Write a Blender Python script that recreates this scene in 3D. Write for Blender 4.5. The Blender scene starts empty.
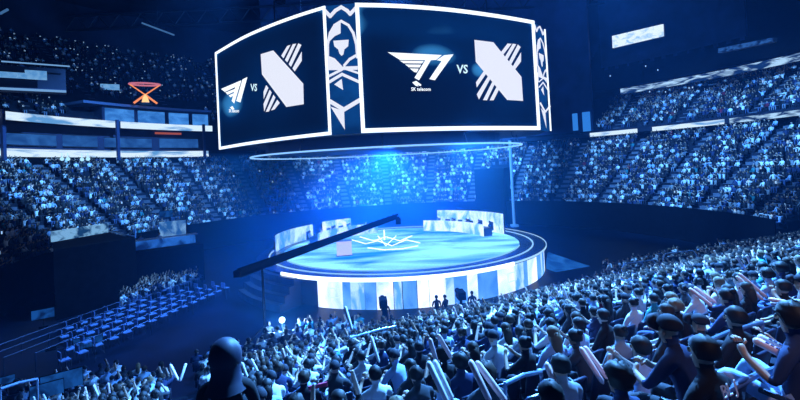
import bpy, bmesh, math, random
import numpy as np
from math import sin, cos, pi, radians, degrees, atan2, sqrt, hypot, tan
from mathutils import Vector, Matrix

random.seed(7); rng = np.random.default_rng(11)
S = bpy.context.scene
COL = S.collection

# ------------------------------------------------------------------ camera
CAMZ = 9.4; F = 450.0; PITCH = radians(1.0); ROLL = radians(2.9); YH = 168.0
Fd = Vector((0, cos(PITCH), sin(PITCH))); U0 = Vector((0, -sin(PITCH), cos(PITCH))); R0 = Vector((1, 0, 0))
Rv = cos(ROLL)*R0 - sin(ROLL)*U0; Uv = sin(ROLL)*R0 + cos(ROLL)*U0
Y0 = YH - F*tan(PITCH)/cos(ROLL)
cam_d = bpy.data.cameras.new('camera'); cam = bpy.data.objects.new('camera', cam_d); COL.objects.link(cam)
M = Matrix((Rv, Uv, -Fd)).transposed().to_4x4(); M.translation = (0, 0, CAMZ); cam.matrix_world = M
cam_d.sensor_width = 36; cam_d.lens = F/800*36; cam_d.shift_y = (Y0-200)/800; cam_d.clip_end = 400; cam_d.clip_start = .05
S.camera = cam
EYE = Vector((0, 0, CAMZ))

def ray(px, py):
    return Fd + Rv*((px-400)/F) + Uv*((Y0-py)/F)
def proj(p):
    d = Vector(p)-EYE; w = d.dot(Fd)
    if w < .2: return (-999, -999)
    return (400+F*d.dot(Rv)/w, Y0-F*d.dot(Uv)/w)
def at_depth(px, py, Y):
    r = ray(px, py); return EYE + r*(Y/r.y)
def at_z(px, py, z):
    r = ray(px, py); return EYE + r*((z-CAMZ)/r.z)

# ------------------------------------------------------------------ world, exposure, large lights
S.view_settings.view_transform = 'Standard'; S.view_settings.look = 'None'
S.view_settings.gamma = 1; S.view_settings.exposure = 0.0; S.view_settings.use_curve_mapping = False
w = bpy.data.worlds.new('world'); S.world = w; w.use_nodes = True
w.node_tree.nodes['Background'].inputs[0].default_value = (.004, .02, .09, 1)
w.node_tree.nodes['Background'].inputs[1].default_value = .35
S.cycles.max_bounces = 4; S.cycles.diffuse_bounces = 2; S.cycles.glossy_bounces = 2
S.cycles.transparent_max_bounces = 6; S.cycles.volume_bounces = 0; S.cycles.sample_clamp_indirect = 3

def aim(o, tgt):
    o.rotation_euler = (Vector(tgt)-o.location).to_track_quat('-Z', 'Y').to_euler()
def spot(name, loc, tgt, power, ang, colr=(.16, .45, 1), size=.4, blend=.6):
    d = bpy.data.lights.new(name, 'SPOT'); d.energy = power; d.spot_size = radians(ang); d.spot_blend = blend
    d.color = colr; d.shadow_soft_size = size
    o = bpy.data.objects.new(name, d); COL.objects.link(o); o.location = loc; aim(o, tgt); return o
BLUE = (.06, .30, 1.0); PALE = (.11, .40, 1.0)
LAMPS = [   # unseen spots: position, target, watts, beam angle, colour
    ((-14, 40, 31), (-38, 58, 6), 120000, 56, PALE),
    ((14, 40, 31), (40, 58, 8), 150000, 60, PALE),
    ((0, 50, 31), (4, 80, 5), 260000, 72, (.09, .38, 1)),
    ((9, 21, 27), (7, 10, 3), 270000, 85, (.10, .38, 1)),
    ((5, 33.5, 12.0), (8, 8, 4), 45000, 80, PALE),  # added low under the scoreboard to rim-light the near rows
    ((-10, 30, 24), (-18, 31, 0), 50000, 46, PALE),  # added to lift the dim chairs and floor at left
    ((-10, 40, 24), (-32, 36, 4), 45000, 40, PALE),  # added where the far left crowd came out dim
    ((-8, 28, 26), (-6, 12, 3), 26000, 60, BLUE),
    ((20, 44, 28), (26, 28, 1), 70000, 60, PALE),
    ((-1, 41, 11.2), (-2, 33, 0), 170000, 120, (.02, .16, 1)),
    ((4, -3, 17), (6, 6, 4), 1700, 38, (1, .74, .80)),  # unseen neutral lamp, added to warm the nearest batons and skin
    ((-1, 43, 22.0), (-6, 60, 43), 26000, 150, BLUE),  # unseen uplight, added to turn the roof blue
]
for i, (l, t, p, a, c) in enumerate(LAMPS):
    spot('unseen_spot', l, t, p, a, c)

# ------------------------------------------------------------------ materials
MATS = {}
def mat(name, col, rough=.7, metal=0.0, spec=.5, noise=None):
    if name in MATS: return MATS[name]
    m = bpy.data.materials.new(name); m.use_nodes = True; nt = m.node_tree
    b = nt.nodes['Principled BSDF']; b.inputs['Roughness'].default_value = rough; b.inputs['Metallic'].default_value = metal
    b.inputs['Specular IOR Level'].default_value = spec
    b.inputs['Base Color'].default_value = (*col, 1)
    if noise:
        sc, amt = noise
        n = nt.nodes.new('ShaderNodeTexNoise'); n.inputs['Scale'].default_value = sc; n.inputs['Detail'].default_value = 3
        tc = nt.nodes.new('ShaderNodeTexCoord'); nt.links.new(tc.outputs['Object'], n.inputs['Vector'])
        r = nt.nodes.new('ShaderNodeValToRGB')
        r.color_ramp.elements[0].position = .3; r.color_ramp.elements[1].position = .7
        r.color_ramp.elements[0].color = (*[c*(1-amt) for c in col], 1); r.color_ramp.elements[1].color = (*[min(1, c*(1+amt)) for c in col], 1)
        nt.links.new(n.outputs['Fac'], r.inputs['Fac']); nt.links.new(r.outputs['Color'], b.inputs['Base Color'])
    MATS[name] = m; return m
def emit(name, col, strength=1.0, noise=None):
    """lit screen / LED; noise = (scale vector, second colour, low, high)"""
    if name in MATS: return MATS[name]
    m = bpy.data.materials.new(name); m.use_nodes = True; nt = m.node_tree
    for n in list(nt.nodes):
        if n.type != 'OUTPUT_MATERIAL': nt.nodes.remove(n)
    out = [n for n in nt.nodes if n.type == 'OUTPUT_MATERIAL'][0]
    e = nt.nodes.new('ShaderNodeEmission'); e.inputs['Color'].default_value = (*col, 1); e.inputs['Strength'].default_value = strength
    nt.links.new(e.outputs[0], out.inputs['Surface'])
    if noise:
        scv, col2, lo, hi = noise
        tc = nt.nodes.new('ShaderNodeTexCoord'); mp = nt.nodes.new('ShaderNodeMapping'); mp.inputs['Scale'].default_value = scv
        n = nt.nodes.new('ShaderNodeTexNoise'); n.inputs['Scale'].default_value = 1; n.inputs['Detail'].default_value = 4
        n.inputs['Distortion'].default_value = .6
        r = nt.nodes.new('ShaderNodeValToRGB'); r.color_ramp.elements[0].position = lo; r.color_ramp.elements[1].position = hi
        r.color_ramp.elements[0].color = (*col2, 1); r.color_ramp.elements[1].color = (*col, 1)
        nt.links.new(tc.outputs['Object'], mp.inputs['Vector']); nt.links.new(mp.outputs[0], n.inputs['Vector'])
        nt.links.new(n.outputs['Fac'], r.inputs['Fac']); nt.links.new(r.outputs['Color'], e.inputs['Color'])
    MATS[name] = m; return m

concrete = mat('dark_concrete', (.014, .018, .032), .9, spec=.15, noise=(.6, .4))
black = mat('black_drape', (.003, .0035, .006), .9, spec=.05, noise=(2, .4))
floor_m = mat('arena_floor', (.002, .006, .018), .45, spec=.12, noise=(.4, .5))
roof_m = mat('roof_deck', (.02, .03, .07), .9, noise=(.15, .6))
steel = mat('painted_steel', (.05, .06, .09), .45, .6)
seat_m = mat('navy_seat', (.015, .02, .05), .28)
seat_pad = mat('seat_fabric', (.02, .025, .05), .8)
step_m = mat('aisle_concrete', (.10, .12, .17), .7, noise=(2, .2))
wall_blue = mat('blue_grey_wall', (.035, .06, .15), .8, noise=(.3, .3))
led_white = emit('led_white', (.80, .90, 1), 1.5)
led_line = emit('led_line', (.72, .86, 1), 1.3)
ribbon_m = emit('led_ribbon', (.62, .80, .98), 1.1, noise=((.22, .22, 1.3), (.10, .30, .62), .34, .50))
ribbon_dim = emit('led_ribbon_broken', (.42, .68, .95), 1.0, noise=((.5, .5, 2.0), (.006, .03, .12), .44, .60))

# ------------------------------------------------------------------ mesh helpers
class MB:
    def __init__(s): s.v = []; s.f = []; s.m = []
    def add(s, vs, fs, mi=0):
        o = len(s.v); s.v += [tuple(v) for v in vs]; s.f += [tuple(i+o for i in f) for f in fs]; s.m += [mi]*len(fs)
    def box(s, c, d, rz=0, mi=0, mtx=None):
        x, y, z = d[0]/2, d[1]/2, d[2]/2
        vs = [Vector((a*x, b*y, e*z)) for a in (-1, 1) for b in (-1, 1) for e in (-1, 1)]
        R = mtx if mtx is not None else Matrix.Rotation(rz, 3, 'Z')
        s.add([R@v+Vector(c) for v in vs], [(0, 1, 3, 2), (4, 6, 7, 5), (0, 4, 5, 1), (2, 3, 7, 6), (0, 2, 6, 4), (1, 5, 7, 3)], mi)
    def tube(s, pts, rad, n=8, mi=0, cap=True):
        pts = [Vector(p) for p in pts]
        rads = rad if isinstance(rad, (list, tuple)) else [rad]*len(pts)
        vs = []; up = None
        for i, p in enumerate(pts):
            d = (pts[min(i+1, len(pts)-1)]-pts[max(i-1, 0)]).normalized()
            a = Vector((0, 0, 1)) if abs(d.z) < .95 else Vector((1, 0, 0))
            if up is not None: a = up
            x = d.cross(a).normalized(); y = x.cross(d).normalized(); up = y
            vs += [p+(x*cos(2*pi*k/n)+y*sin(2*pi*k/n))*rads[i] for k in range(n)]
        fs = [(i*n+k, i*n+(k+1) % n, (i+1)*n+(k+1) % n, (i+1)*n+k) for i in range(len(pts)-1) for k in range(n)]
        if cap: fs += [tuple(range(n))[::-1], tuple((len(pts)-1)*n+k for k in range(n))]
        s.add(vs, fs, mi)
    def ring(s, r0, r1, z0, z1, a0, a1, n, c=(0, 42), mi=0, ztop1=None, zbot1=None):
        """solid ring sector; angles in degrees; ztop1 = top height at r1"""
        zt1 = z1 if ztop1 is None else ztop1; zb1 = z0 if zbot1 is None else zbot1
        vs = []
        for i in range(n+1):
            a = radians(a0+(a1-a0)*i/n); ca, sa = cos(a), sin(a)
            for r, z in ((r0, z0), (r1, zb1), (r1, zt1), (r0, z1)): vs.append((c[0]+r*ca, c[1]+r*sa, z))
        fs = []
        for i in range(n):
            o = i*4; p = o+4
            for k in range(4): fs.append((o+k, o+(k+1) % 4, p+(k+1) % 4, p+k))
        if abs(a1-a0) < 359.9: fs += [(3, 2, 1, 0), (n*4, n*4+1, n*4+2, n*4+3)]
        s.add(vs, fs, mi)
    def sphere(s, c, r, n=10, m=6, mi=0, sc=(1, 1, 1), rot=None):
        vs = []; R = rot or Matrix.Identity(3)
        for j in range(m+1):
            t = pi*j/m
            for k in range(n):
                p = 2*pi*k/n; vs.append(R@Vector((r*sc[0]*sin(t)*cos(p), r*sc[1]*sin(t)*sin(p), r*sc[2]*cos(t)))+Vector(c))
        fs = [(j*n+k, (j+1)*n+k, (j+1)*n+(k+1) % n, j*n+(k+1) % n) for j in range(m) for k in range(n)]
        s.add(vs, fs, mi)
    def prism(s, poly, z0, z1, mi=0):
        n = len(poly)
        s.add([(x, y, z0) for x, y in poly]+[(x, y, z1) for x, y in poly],
              [tuple(range(n))[::-1], tuple(range(n, 2*n))]+[(i, (i+1) % n, n+(i+1) % n, n+i) for i in range(n)], mi)
    def mesh(s, name, mats, smooth=False):
        me = bpy.data.meshes.new(name); me.from_pydata(s.v, [], s.f)
        for m in (mats if isinstance(mats, (list, tuple)) else [mats]): me.materials.append(m)
        me.polygons.foreach_set('material_index', s.m)
        b = bmesh.new(); b.from_mesh(me); bmesh.ops.remove_doubles(b, verts=b.verts, dist=1e-5)
        bmesh.ops.recalc_face_normals(b, faces=b.faces); b.to_mesh(me); b.free()
        if smooth: me.shade_smooth()
        me.update(); return me
    def build(s, name, mats, parent=None, smooth=False, loc=None):
        o = bpy.data.objects.new(name, s.mesh(name, mats, smooth)); COL.objects.link(o)
        if parent is not None: o.parent = parent
        if loc is not None: o.location = loc
        return o
def tag(o, label=None, cat=None, group=None, kind=None):
    if label: o['label'] = label
    if cat: o['category'] = cat
    if group: o['group'] = group
    if kind: o['kind'] = kind
    return o
def empty(name, loc, rz=0, label=None, cat=None, group=None):
    o = bpy.data.objects.new(name, None); COL.objects.link(o); o.location = loc; o.rotation_euler = (0, 0, rz)
    o.empty_display_size = .3
    return tag(o, label, cat, group)
def struct(mb, name, mats, label=None, **k):
    o = mb.build(name, mats, **k); return tag(o, label, 'structure' if False else None, None, 'structure')
def copy_tree(o, parent=None):
    c = o.copy(); COL.objects.link(c); c.parent = parent
    for ch in o.children: copy_tree(ch, c)
    return c
C = (0.0, 42.0)
def pol(r, a, z=0): return Vector((C[0]+r*cos(radians(a)), C[1]+r*sin(radians(a)), z))

# ================================================================== STRUCTURE
m = MB(); m.box((0, 45, -.15), (190, 190, .3)); struct(m, 'floor', floor_m, 'dark polished arena floor')
A0, A1 = -9, 206
# lower bowl: stepped rows
NROW = 15; RB0, RB1, ZB0, ZB1 = 31.0, 44.0, 2.8, 11.6
rows = []
m = MB()
for i in range(NROW):
    r0 = RB0+(RB1-RB0)*i/NROW; r1 = RB0+(RB1-RB0)*(i+1)/NROW; z = ZB0+(ZB1-ZB0)*i/(NROW-1)
    rows.append(((r0+r1)/2, z)); m.ring(r0, r1, max(0, z-1.2) if i else 0, z, A0, A1, 90)
m.ring(44, 52, ZB1-.9, ZB1-.1, A0, A1, 90)
struct(m, 'seating_tier_floor', concrete, 'stepped concrete of the lower bowl seating around the arena')
m = MB(); m.ring(30.9, 31.0, 0, 3.6, A0, A1, 90); struct(m, 'wall_bowl_front', black, 'black draped wall at the foot of the lower bowl')
m = MB(); m.ring(50, 50.4, 11, 13.0, A0, 46, 40); m.ring(50, 50.4, 11, 20.5, 118, A1, 40); struct(m, 'wall_concourse', black, 'dim wall at the back of the concourse')
# slab carrying the lower ribbon
m = MB(); m.ring(44.05, 50.5, 13.0, 13.6, A0, A1, 90); struct(m, 'ceiling_concourse', concrete, 'slab over the concourse')
# right hand club tier
RT = []
m = MB()
for i in range(13):
    r0 = 44.6+.9*i; z = 13.9+.56*i; RT.append((r0+.45, z)); m.ring(r0, r0+.9, z-1.0, z, A0, 45, 30)
struct(m, 'seating_tier_club', concrete, 'stepped concrete of the club seating on the right')
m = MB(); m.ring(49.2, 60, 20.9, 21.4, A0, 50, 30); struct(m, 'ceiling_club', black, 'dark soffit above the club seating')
# upper decks
UD = []
m = MB()
for i in range(26):
    r0 = 46.6+.95*i; z = 18.2+.66*i; UD.append((r0+.45, z)); m.ring(r0, r0+.95, z-1.0, z, 122, A1, 45)
struct(m, 'seating_tier_upper_left', concrete, 'stepped concrete of the dark upper deck on the left')
UDR = []
m = MB()
for i in range(24):
    r0 = 49.9+.95*i; z = 21.8+.68*i; UDR.append((r0+.45, z)); m.ring(r0, r0+.95, z-1.0, z, A0, 50, 30)
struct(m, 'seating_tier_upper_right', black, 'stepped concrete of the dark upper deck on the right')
m = MB(); m.ring(55.6, 56, 22, 46, 24, 47, 14); struct(m, 'wall_haze_glow', wall_blue, 'blue lit upper wall carrying the hanging screen')  # wall added so its blue stands in for haze glow
m = MB(); m.ring(47.5, 48, 12, 44, 46, 121, 40); struct(m, 'wall_end', wall_blue, 'high blue lit end wall behind the scoreboard')
m = MB(); m.ring(72.5, 73, 18, 46, A0, A1, 90); struct(m, 'wall_upper', roof_m, 'dark upper wall under the roof')
m = MB(); m.ring(0.1, 76, 43, 43.5, 0, 360, 72); struct(m, 'ceiling', roof_m, 'dark arena roof deck')
# roof beams
for k, yy in enumerate((18, 34, 50, 66, 82)):
    m = MB()
    m.box((0, yy, 40.2), (120, .5, .25)); m.box((0, yy, 37.6), (120, .5, .25))
    for j in range(30):
        x0 = -60+4*j
        m.tube([(x0, yy, 37.6), (x0+2, yy, 40.2)], .09, 4); m.tube([(x0+2, yy, 40.2), (x0+4, yy, 37.6)], .09, 4)
    struct(m, 'trim_roof_truss', steel, 'steel roof truss crossing the arena')

# aisles with pale steps
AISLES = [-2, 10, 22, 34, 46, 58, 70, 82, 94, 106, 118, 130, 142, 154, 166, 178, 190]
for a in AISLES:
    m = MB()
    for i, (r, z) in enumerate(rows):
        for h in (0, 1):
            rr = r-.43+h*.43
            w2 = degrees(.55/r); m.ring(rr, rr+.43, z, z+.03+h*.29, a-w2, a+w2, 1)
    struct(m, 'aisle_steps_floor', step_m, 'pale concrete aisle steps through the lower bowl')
for a in (4, 16, 28, 40):
    m = MB()
    for i, (r, z) in enumerate(RT):
        w2 = degrees(.5/r); m.ring(r-.45, r+.45, z, z+.1, a-w2, a+w2, 1)
    struct(m, 'club_aisle_floor', step_m, 'pale aisle steps through the club seating')
for a in (127, 139, 151, 163, 175, 187):
    m = MB()
    for i, (r, z) in enumerate(UD):
        w2 = degrees(.4/r); m.ring(r-.45, r+.45, z, z+.06, a-w2, a+w2, 1)
    struct(m, 'upper_aisle_floor', mat('dim_step', (.12, .14, .2), .8), 'dim aisle steps through the upper deck')

# foreground stand
NV = Vector((-.47, .883, 0)).normalized(); TV = Vector((.883, .47, 0)).normalized()
def tread(s): return max(0.0, 7.2-.33*s)
FS0 = 1.6; DS = .92; NF = 24
def fz(k): return max(0.0, tread(FS0+DS*k))
def fpos(s, t): return NV*s + TV*t
m = MB()
for k in range(-3, NF):
    s = FS0+DS*k; z = fz(k)
    if z <= 0.01: continue
    c = fpos(s-.05, 8); m.box((c.x, c.y, z-.4), (52, DS, .8), atan2(TV.y, TV.x))
struct(m, 'foreground_tier_floor', concrete, 'stepped concrete of the near seating stand')

# ================================================================== SCOREBOARD
ZB, ZT = 12.02, 21.32
front = [(-17.1, 42.9), (-13.2, 38.7), (-10.2, 36.0), (-7.3, 33.8), (-4.8, 32.2), (-2.65, 31.95), (.4, 32.6), (4.3, 33.95), (8.6, 36.1), (11.95, 38.1), (13.6, 40.7)]
back = [(13.7, 46.5), (9.0, 50.5), (3.0, 53.0), (-3.5, 53.8), (-9.5, 52.0), (-14.5, 48.5), (-17.0, 45.3)]
def smooth_seg(P, i0, i1, n=6):
    out = []
    for i in range(i0, i1):
        p0 = Vector(P[max(i-1, i0)]); p1 = Vector(P[i]); p2 = Vector(P[i+1]); p3 = Vector(P[min(i+2, i1)])
        for k in range(n):
            t = k/n
            out.append(.5*((2*p1)+(p2-p0)*t+(2*p0-5*p1+4*p2-p3)*t*t+(3*p1-p0-3*p2+p3)*t**3))
    out.append(Vector(P[i1])); return out
SEG_L = smooth_seg(front, 0, 4); SEG_C = [Vector(front[4]), (Vector(front[4])+Vector(front[5]))/2, Vector(front[5])]
SEG_F = smooth_seg(front, 5, 9); SEG_R = [Vector(front[9]), (Vector(front[9])+Vector(front[10]))/2, Vector(front[10])]
outline = SEG_L[:-1]+SEG_C[:-1]+SEG_F[:-1]+SEG_R[:-1]+smooth_seg([front[10]]+back, 0, 7, 4)
def board_hit(px, py, seg, off=.04):
    """point of a board face (vertical, over the plan curve seg) lying on a sight line, moved off outward"""
    r = ray(px, py); best = None
    for a, b in zip(seg[:-1], seg[1:]):
        e = b-a; den = r.x*(-e.y)+r.y*e.x
        if abs(den) < 1e-9: continue
        t = (a.x*(-e.y)+a.y*e.x)/den
        q = Vector((r.x*t, r.y*t)); u = (q-a).dot(e)/e.dot(e)
        lo = -.0 if a is not seg[0] else -9; hi = 1.0 if b is not seg[-1] else 9
        if lo-1e-6 <= u <= hi+1e-6 and t > 0:
            n = Vector((e.y, -e.x)).normalized()
            return Vector((q.x+n.x*off, q.y+n.y*off, CAMZ+r.z*t))
    a, b = seg[0], seg[-1]; return Vector((a.x, a.y, CAMZ))
class Art:
    """flat artwork shown on a board face: polygons cut into narrow strips so they follow the curve"""
    def __init__(s, seg, off=.05): s.seg = seg; s.bm = bmesh.new(); s.off = off
    def poly(s, pts):
        vs = [s.bm.verts.new((x, y, 0)) for x, y in pts]
        try: s.bm.faces.new(vs)
        except ValueError: pass
    def line(s, pts, wd):
        for (x0, y0), (x1, y1) in zip(pts[:-1], pts[1:]):
            d = Vector((x1-x0, y1-y0)); L = d.length
            if L < 1e-6: continue
            d /= L; n = Vector((-d.y, d.x))*wd/2; e = d*wd*.3
            s.poly([(x0-e.x+n.x, y0-e.y+n.y), (x1+e.x+n.x, y1+e.y+n.y), (x1+e.x-n.x, y1+e.y-n.y), (x0-e.x-n.x, y0-e.y-n.y)])
    def text(s, body, x0, x1, y0, y1, slant=0):
        cu = bpy.data.curves.new('lettering', 'FONT'); cu.body = body; cu.resolution_u = 2; cu.offset = .022
        o = bpy.data.objects.new('lettering', cu); COL.objects.link(o)
        dg = bpy.context.evaluated_depsgraph_get(); me = bpy.data.meshes.new_from_object(o.evaluated_get(dg))
        bpy.data.objects.remove(o); V = [v.co.copy() for v in me.vertices]
        xa, xb = min(v.x for v in V), max(v.x for v in V); ya, yb = min(v.y for v in V), max(v.y for v in V)
        P = [s.bm.verts.new((x0+(v.x-xa)/(xb-xa)*(x1-x0), y1-(v.y-ya)/(yb-ya)*(y1-y0)+slant*((v.x-xa)/(xb-xa)-.5), 0)) for v in V]
        for f in me.polygons:
            try: s.bm.faces.new([P[i] for i in f.vertices])
            except ValueError: pass
        bpy.data.meshes.remove(me)
    def done(s, name, mt, parent):
        bm = s.bm; xs = [v.co.x for v in bm.verts]
        x = math.floor(min(xs)/5)*5
        while x < max(xs):
            bmesh.ops.bisect_plane(bm, geom=bm.verts[:]+bm.edges[:]+bm.faces[:], plane_co=(x, 0, 0), plane_no=(1, 0, 0), dist=1e-4); x += 5
        for v in bm.verts: v.co = board_hit(v.co.x, v.co.y, s.seg, s.off)
        me = bpy.data.meshes.new(name); bm.to_mesh(me); bm.free(); me.materials.append(mt)
        o = bpy.data.objects.new(name, me); COL.objects.link(o); o.parent = parent; return o

# screen picture: navy field, brighter blue towards the frame line and behind the team marks (what the screen shows)
def screen_mat(name, spots):
    m_ = bpy.data.materials.new(name); m_.use_nodes = True; nt = m_.node_tree; nt.nodes.clear()
    out = nt.nodes.new('ShaderNodeOutputMaterial'); e = nt.nodes.new('ShaderNodeEmission'); nt.links.new(e.outputs[0], out.inputs[0])
    uv = nt.nodes.new('ShaderNodeUVMap'); uv.uv_map = 'UVMap'; sep = nt.nodes.new('ShaderNodeSeparateXYZ'); nt.links.new(uv.outputs[0], sep.inputs[0])
    def mth(op, a, b=None):
        n = nt.nodes.new('ShaderNodeMath'); n.operation = op
        for i, q in enumerate((a, b)):
            if q is None: continue
            if isinstance(q, (int, float)): n.inputs[i].default_value = q
            else: nt.links.new(q, n.inputs[i])
        return n.outputs[0]
    u, v = sep.outputs[0], sep.outputs[1]
    eu = mth('MULTIPLY', mth('ABSOLUTE', mth('SUBTRACT', u, .5)), 2); ev = mth('MULTIPLY', mth('ABSOLUTE', mth('SUBTRACT', v, .5)), 2)
    tot = mth('ADD', mth('POWER', eu, 22), mth('POWER', ev, 14))
    tot = mth('MULTIPLY', tot, .85)
    for (cu_, cv_, ru, rv, amp) in spots:
        du = mth('DIVIDE', mth('SUBTRACT', u, cu_), ru); dv = mth('DIVIDE', mth('SUBTRACT', v, cv_), rv)
        d2 = mth('ADD', mth('MULTIPLY', du, du), mth('MULTIPLY', dv, dv))
        tot = mth('ADD', tot, mth('MULTIPLY', mth('DIVIDE', 1.0, mth('ADD', 1.0, mth('MULTIPLY', d2, d2))), amp))
    n = nt.nodes.new('ShaderNodeTexNoise'); n.inputs['Scale'].default_value = 3; nt.links.new(uv.outputs[0], n.inputs['Vector'])
    tot = mth('MULTIPLY', tot, mth('ADD', .55, mth('MULTIPLY', n.outputs['Fac'], .9)))
    r = nt.nodes.new('ShaderNodeValToRGB'); cr = r.color_ramp
    cr.elements[0].position = 0; cr.elements[0].color = (.0010, .005, .020, 1)
    cr.elements[1].position = 1; cr.elements[1].color = (.05, .34, .80, 1)
    q = cr.elements.new(.45); q.color = (.001, .018, .085, 1)
    nt.links.new(tot, r.inputs[0]); nt.links.new(r.outputs[0], e.inputs[0]); e.inputs[1].default_value = 1
    return m_
board = empty('scoreboard', (-1.5, 43, ZB), 0, 'huge centre-hung video scoreboard with white framed screens above the stage', 'scoreboard')
BI = Matrix.Translation(Vector((1.5, -43, -ZB)))
def fix(o): o.matrix_parent_inverse = BI; return o
m = MB(); m.prism([(p.x, p.y) for p in [(q-Vector((-1.5, 43)))*.985+Vector((-1.5, 43)) for q in outline]], ZB, ZT, 0)
fix(m.build('housing', mat('scoreboard_housing', (.02, .025, .05), .5), board))
def screen(name, seg, mt):
    me = bpy.data.meshes.new(name); n = len(seg); V = []
    for p in seg: V += [(p.x, p.y, ZB), (p.x, p.y, ZT)]
    me.from_pydata(V, [], [(2*i, 2*i+2, 2*i+3, 2*i+1) for i in range(n-1)])
    uvl = me.uv_layers.new(name='UVMap'); L = [0]
    for a, b in zip(seg[:-1], seg[1:]): L.append(L[-1]+(b-a).length)
    for lp in me.loops: uvl.data[lp.index].uv = (L[lp.vertex_index//2]/L[-1], lp.vertex_index % 2)
    me.materials.append(mt); o = bpy.data.objects.new(name, me); COL.objects.link(o); o.parent = board
    sol = o.modifiers.new('thickness', 'SOLIDIFY'); sol.thickness = .12; sol.offset = -1
    return fix(o)
s_left = screen('screen', SEG_L, screen_mat('screen_left', [(.20, .43, .15, .15, .75), (.62, .5, .24, .34, .35)]))
s_front = screen('screen', SEG_F, screen_mat('screen_front', [(.36, .60, .13, .10, .75), (.60, .5, .04, .06, .5), (.78, .5, .17, .34, .40), (.3, .84, .5, .1, .40)]))
strip_m = emit('strip_field', (.004, .06, .24), 1, noise=((.3, .3, .4), (.002, .025, .11), .3, .7))
s_c = screen('corner_screen', SEG_C, strip_m); s_r = screen('corner_screen', SEG_R, strip_m)
tag(s_left, 'curved screen turned to the left'); tag(s_front, 'curved screen facing the camera')
# frame lines
def face_frame(seg, parent, wd=.30, sides=(1, 1)):
    m_ = MB()
    def strip(z0, z1, sg):
        for a, b in zip(sg[:-1], sg[1:]):
            n = Vector(((b-a).y, -(b-a).x)).normalized()*.10
            m_.add([(a.x, a.y, z0), (b.x, b.y, z0), (b.x, b.y, z1), (a.x, a.y, z1), (a.x+n.x, a.y+n.y, z0), (b.x+n.x, b.y+n.y, z0), (b.x+n.x, b.y+n.y, z1), (a.x+n.x, a.y+n.y, z1)],
                   [(0, 1, 2, 3), (4, 5, 6, 7), (0, 1, 5, 4), (3, 2, 6, 7), (0, 4, 7, 3), (1, 5, 6, 2)])
    strip(ZB, ZB+wd+.04, seg); strip(ZT-wd, ZT, seg)
    for k, (i, j) in enumerate(((0, 1), (-1, -2))):
        if not sides[k]: continue
        a = seg[i]; d = (seg[j]-seg[i]).normalized()*wd
        sg = [a, a+d] if k == 0 else [a+d, a]
        strip(ZB, ZT, sg)
    o = m_.build('frame_line', led_white, parent); return fix(o)
face_frame(SEG_L, board, .20); face_frame(SEG_F, board, .27)
def Z(ox, oy, k): return lambda pts: [(ox+x/k, oy+y/k) for x, y in pts]
# --- front face art
z4 = Z(376, 30, 5); z5 = Z(446, 30, 5)
a = Art(SEG_F)
a.poly(z4([(58, 112), (328, 126), (300, 150), (272, 152)])); a.poly(z4([(58, 112), (272, 152), (118, 150)])); a.poly(z4([(246, 150), (274, 150), (214, 252), (191, 240)]))
a.poly(z4([(118, 154), (238, 156), (228, 168), (138, 167)])); a.poly(z4([(144, 173), (225, 174), (216, 188), (163, 187)])); a.poly(z4([(168, 193), (212, 194), (203, 213), (190, 211)]))
a.poly(z4([(338, 127), (386, 122), (293, 252), (265, 246), (326, 156), (302, 152)]))
a.poly(z4([(180, 262), (200, 255), (226, 274), (222, 281), (205, 276), (212, 284), (196, 279)]))
a.text('SK telecom', 411, 430.5, 87.4, 91)
fix(a.done('team_logo', emit('logo_white', (.85, .93, 1), 1.25), board))
a = Art(SEG_F); a.text('VS', 456.2, 467.5, 64.8, 73.6)
fix(a.done('lettering', emit('logo_pale', (.62, .88, 1), 1.1), board))
a = Art(SEG_F)
a.poly(z5([(140, 50), (235, 62), (375, 235), (383, 355), (303, 350), (147, 160)]))
for q in ([(272, 112), (283, 126), (326, 70), (306, 68)], [(292, 136), (304, 150), (349, 72), (332, 69)], [(312, 160), (323, 174), (371, 86), (357, 73)], [(331, 184), (343, 198), (373, 158), (373, 112)],
          [(187, 206), (198, 220), (152, 288), (148, 262)], [(208, 232), (219, 246), (163, 348), (152, 322)], [(230, 258), (241, 272), (203, 352), (183, 351)], [(251, 284), (263, 298), (236, 352), (216, 352)]):
    a.poly(z5(q))
fix(a.done('team_logo', emit('logo_lilac', (.80, .84, .97), 1.0), board))
# --- left face art
z1 = Z(210, 30, 4)
a = Art(SEG_L)
a.poly(z1([(46, 236), (128, 201), (122, 222), (104, 228)])); a.poly(z1([(46, 236), (104, 228), (62, 248)])); a.poly(z1([(103, 228), (122, 220), (99, 294), (89, 284)]))
a.poly(z1([(64, 250), (101, 236), (98, 247), (73, 259)])); a.poly(z1([(77, 262), (96, 253), (93, 264), (84, 270)]))
a.poly(z1([(132, 198), (152, 188), (124, 290), (107, 284), (128, 212)]))
a.poly(z1([(82, 310), (92, 304), (100, 316), (92, 320)])); a.text('SK telecom', 229.5, 239.5, 109, 112.5)
fix(a.done('team_logo', MATS['logo_white'], board))
a = Art(SEG_L); a.text('VS', 251, 257.6, 83.8, 91.2); fix(a.done('lettering', MATS['logo_pale'], board))
a = Art(SEG_L)
a.poly(z1([(205, 97), (255, 82), (375, 215), (377, 297), (307, 308), (210, 178)]))
for q in ([(287, 103), (296, 114), (324, 60), (311, 64)], [(302, 120), (311, 130), (347, 55), (333, 57)], [(317, 137), (326, 148), (368, 60), (355, 54)], [(332, 154), (341, 166), (369, 124), (369, 86)],
          [(227, 220), (236, 232), (217, 276), (216, 248)], [(241, 239), (249, 250), (219, 326), (216, 296)], [(256, 259), (264, 270), (238, 326), (225, 328)], [(271, 279), (281, 292), (260, 318), (246, 322)]):
    a.poly(z1(q))
fix(a.done('team_logo', MATS['logo_lilac'], board))
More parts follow.
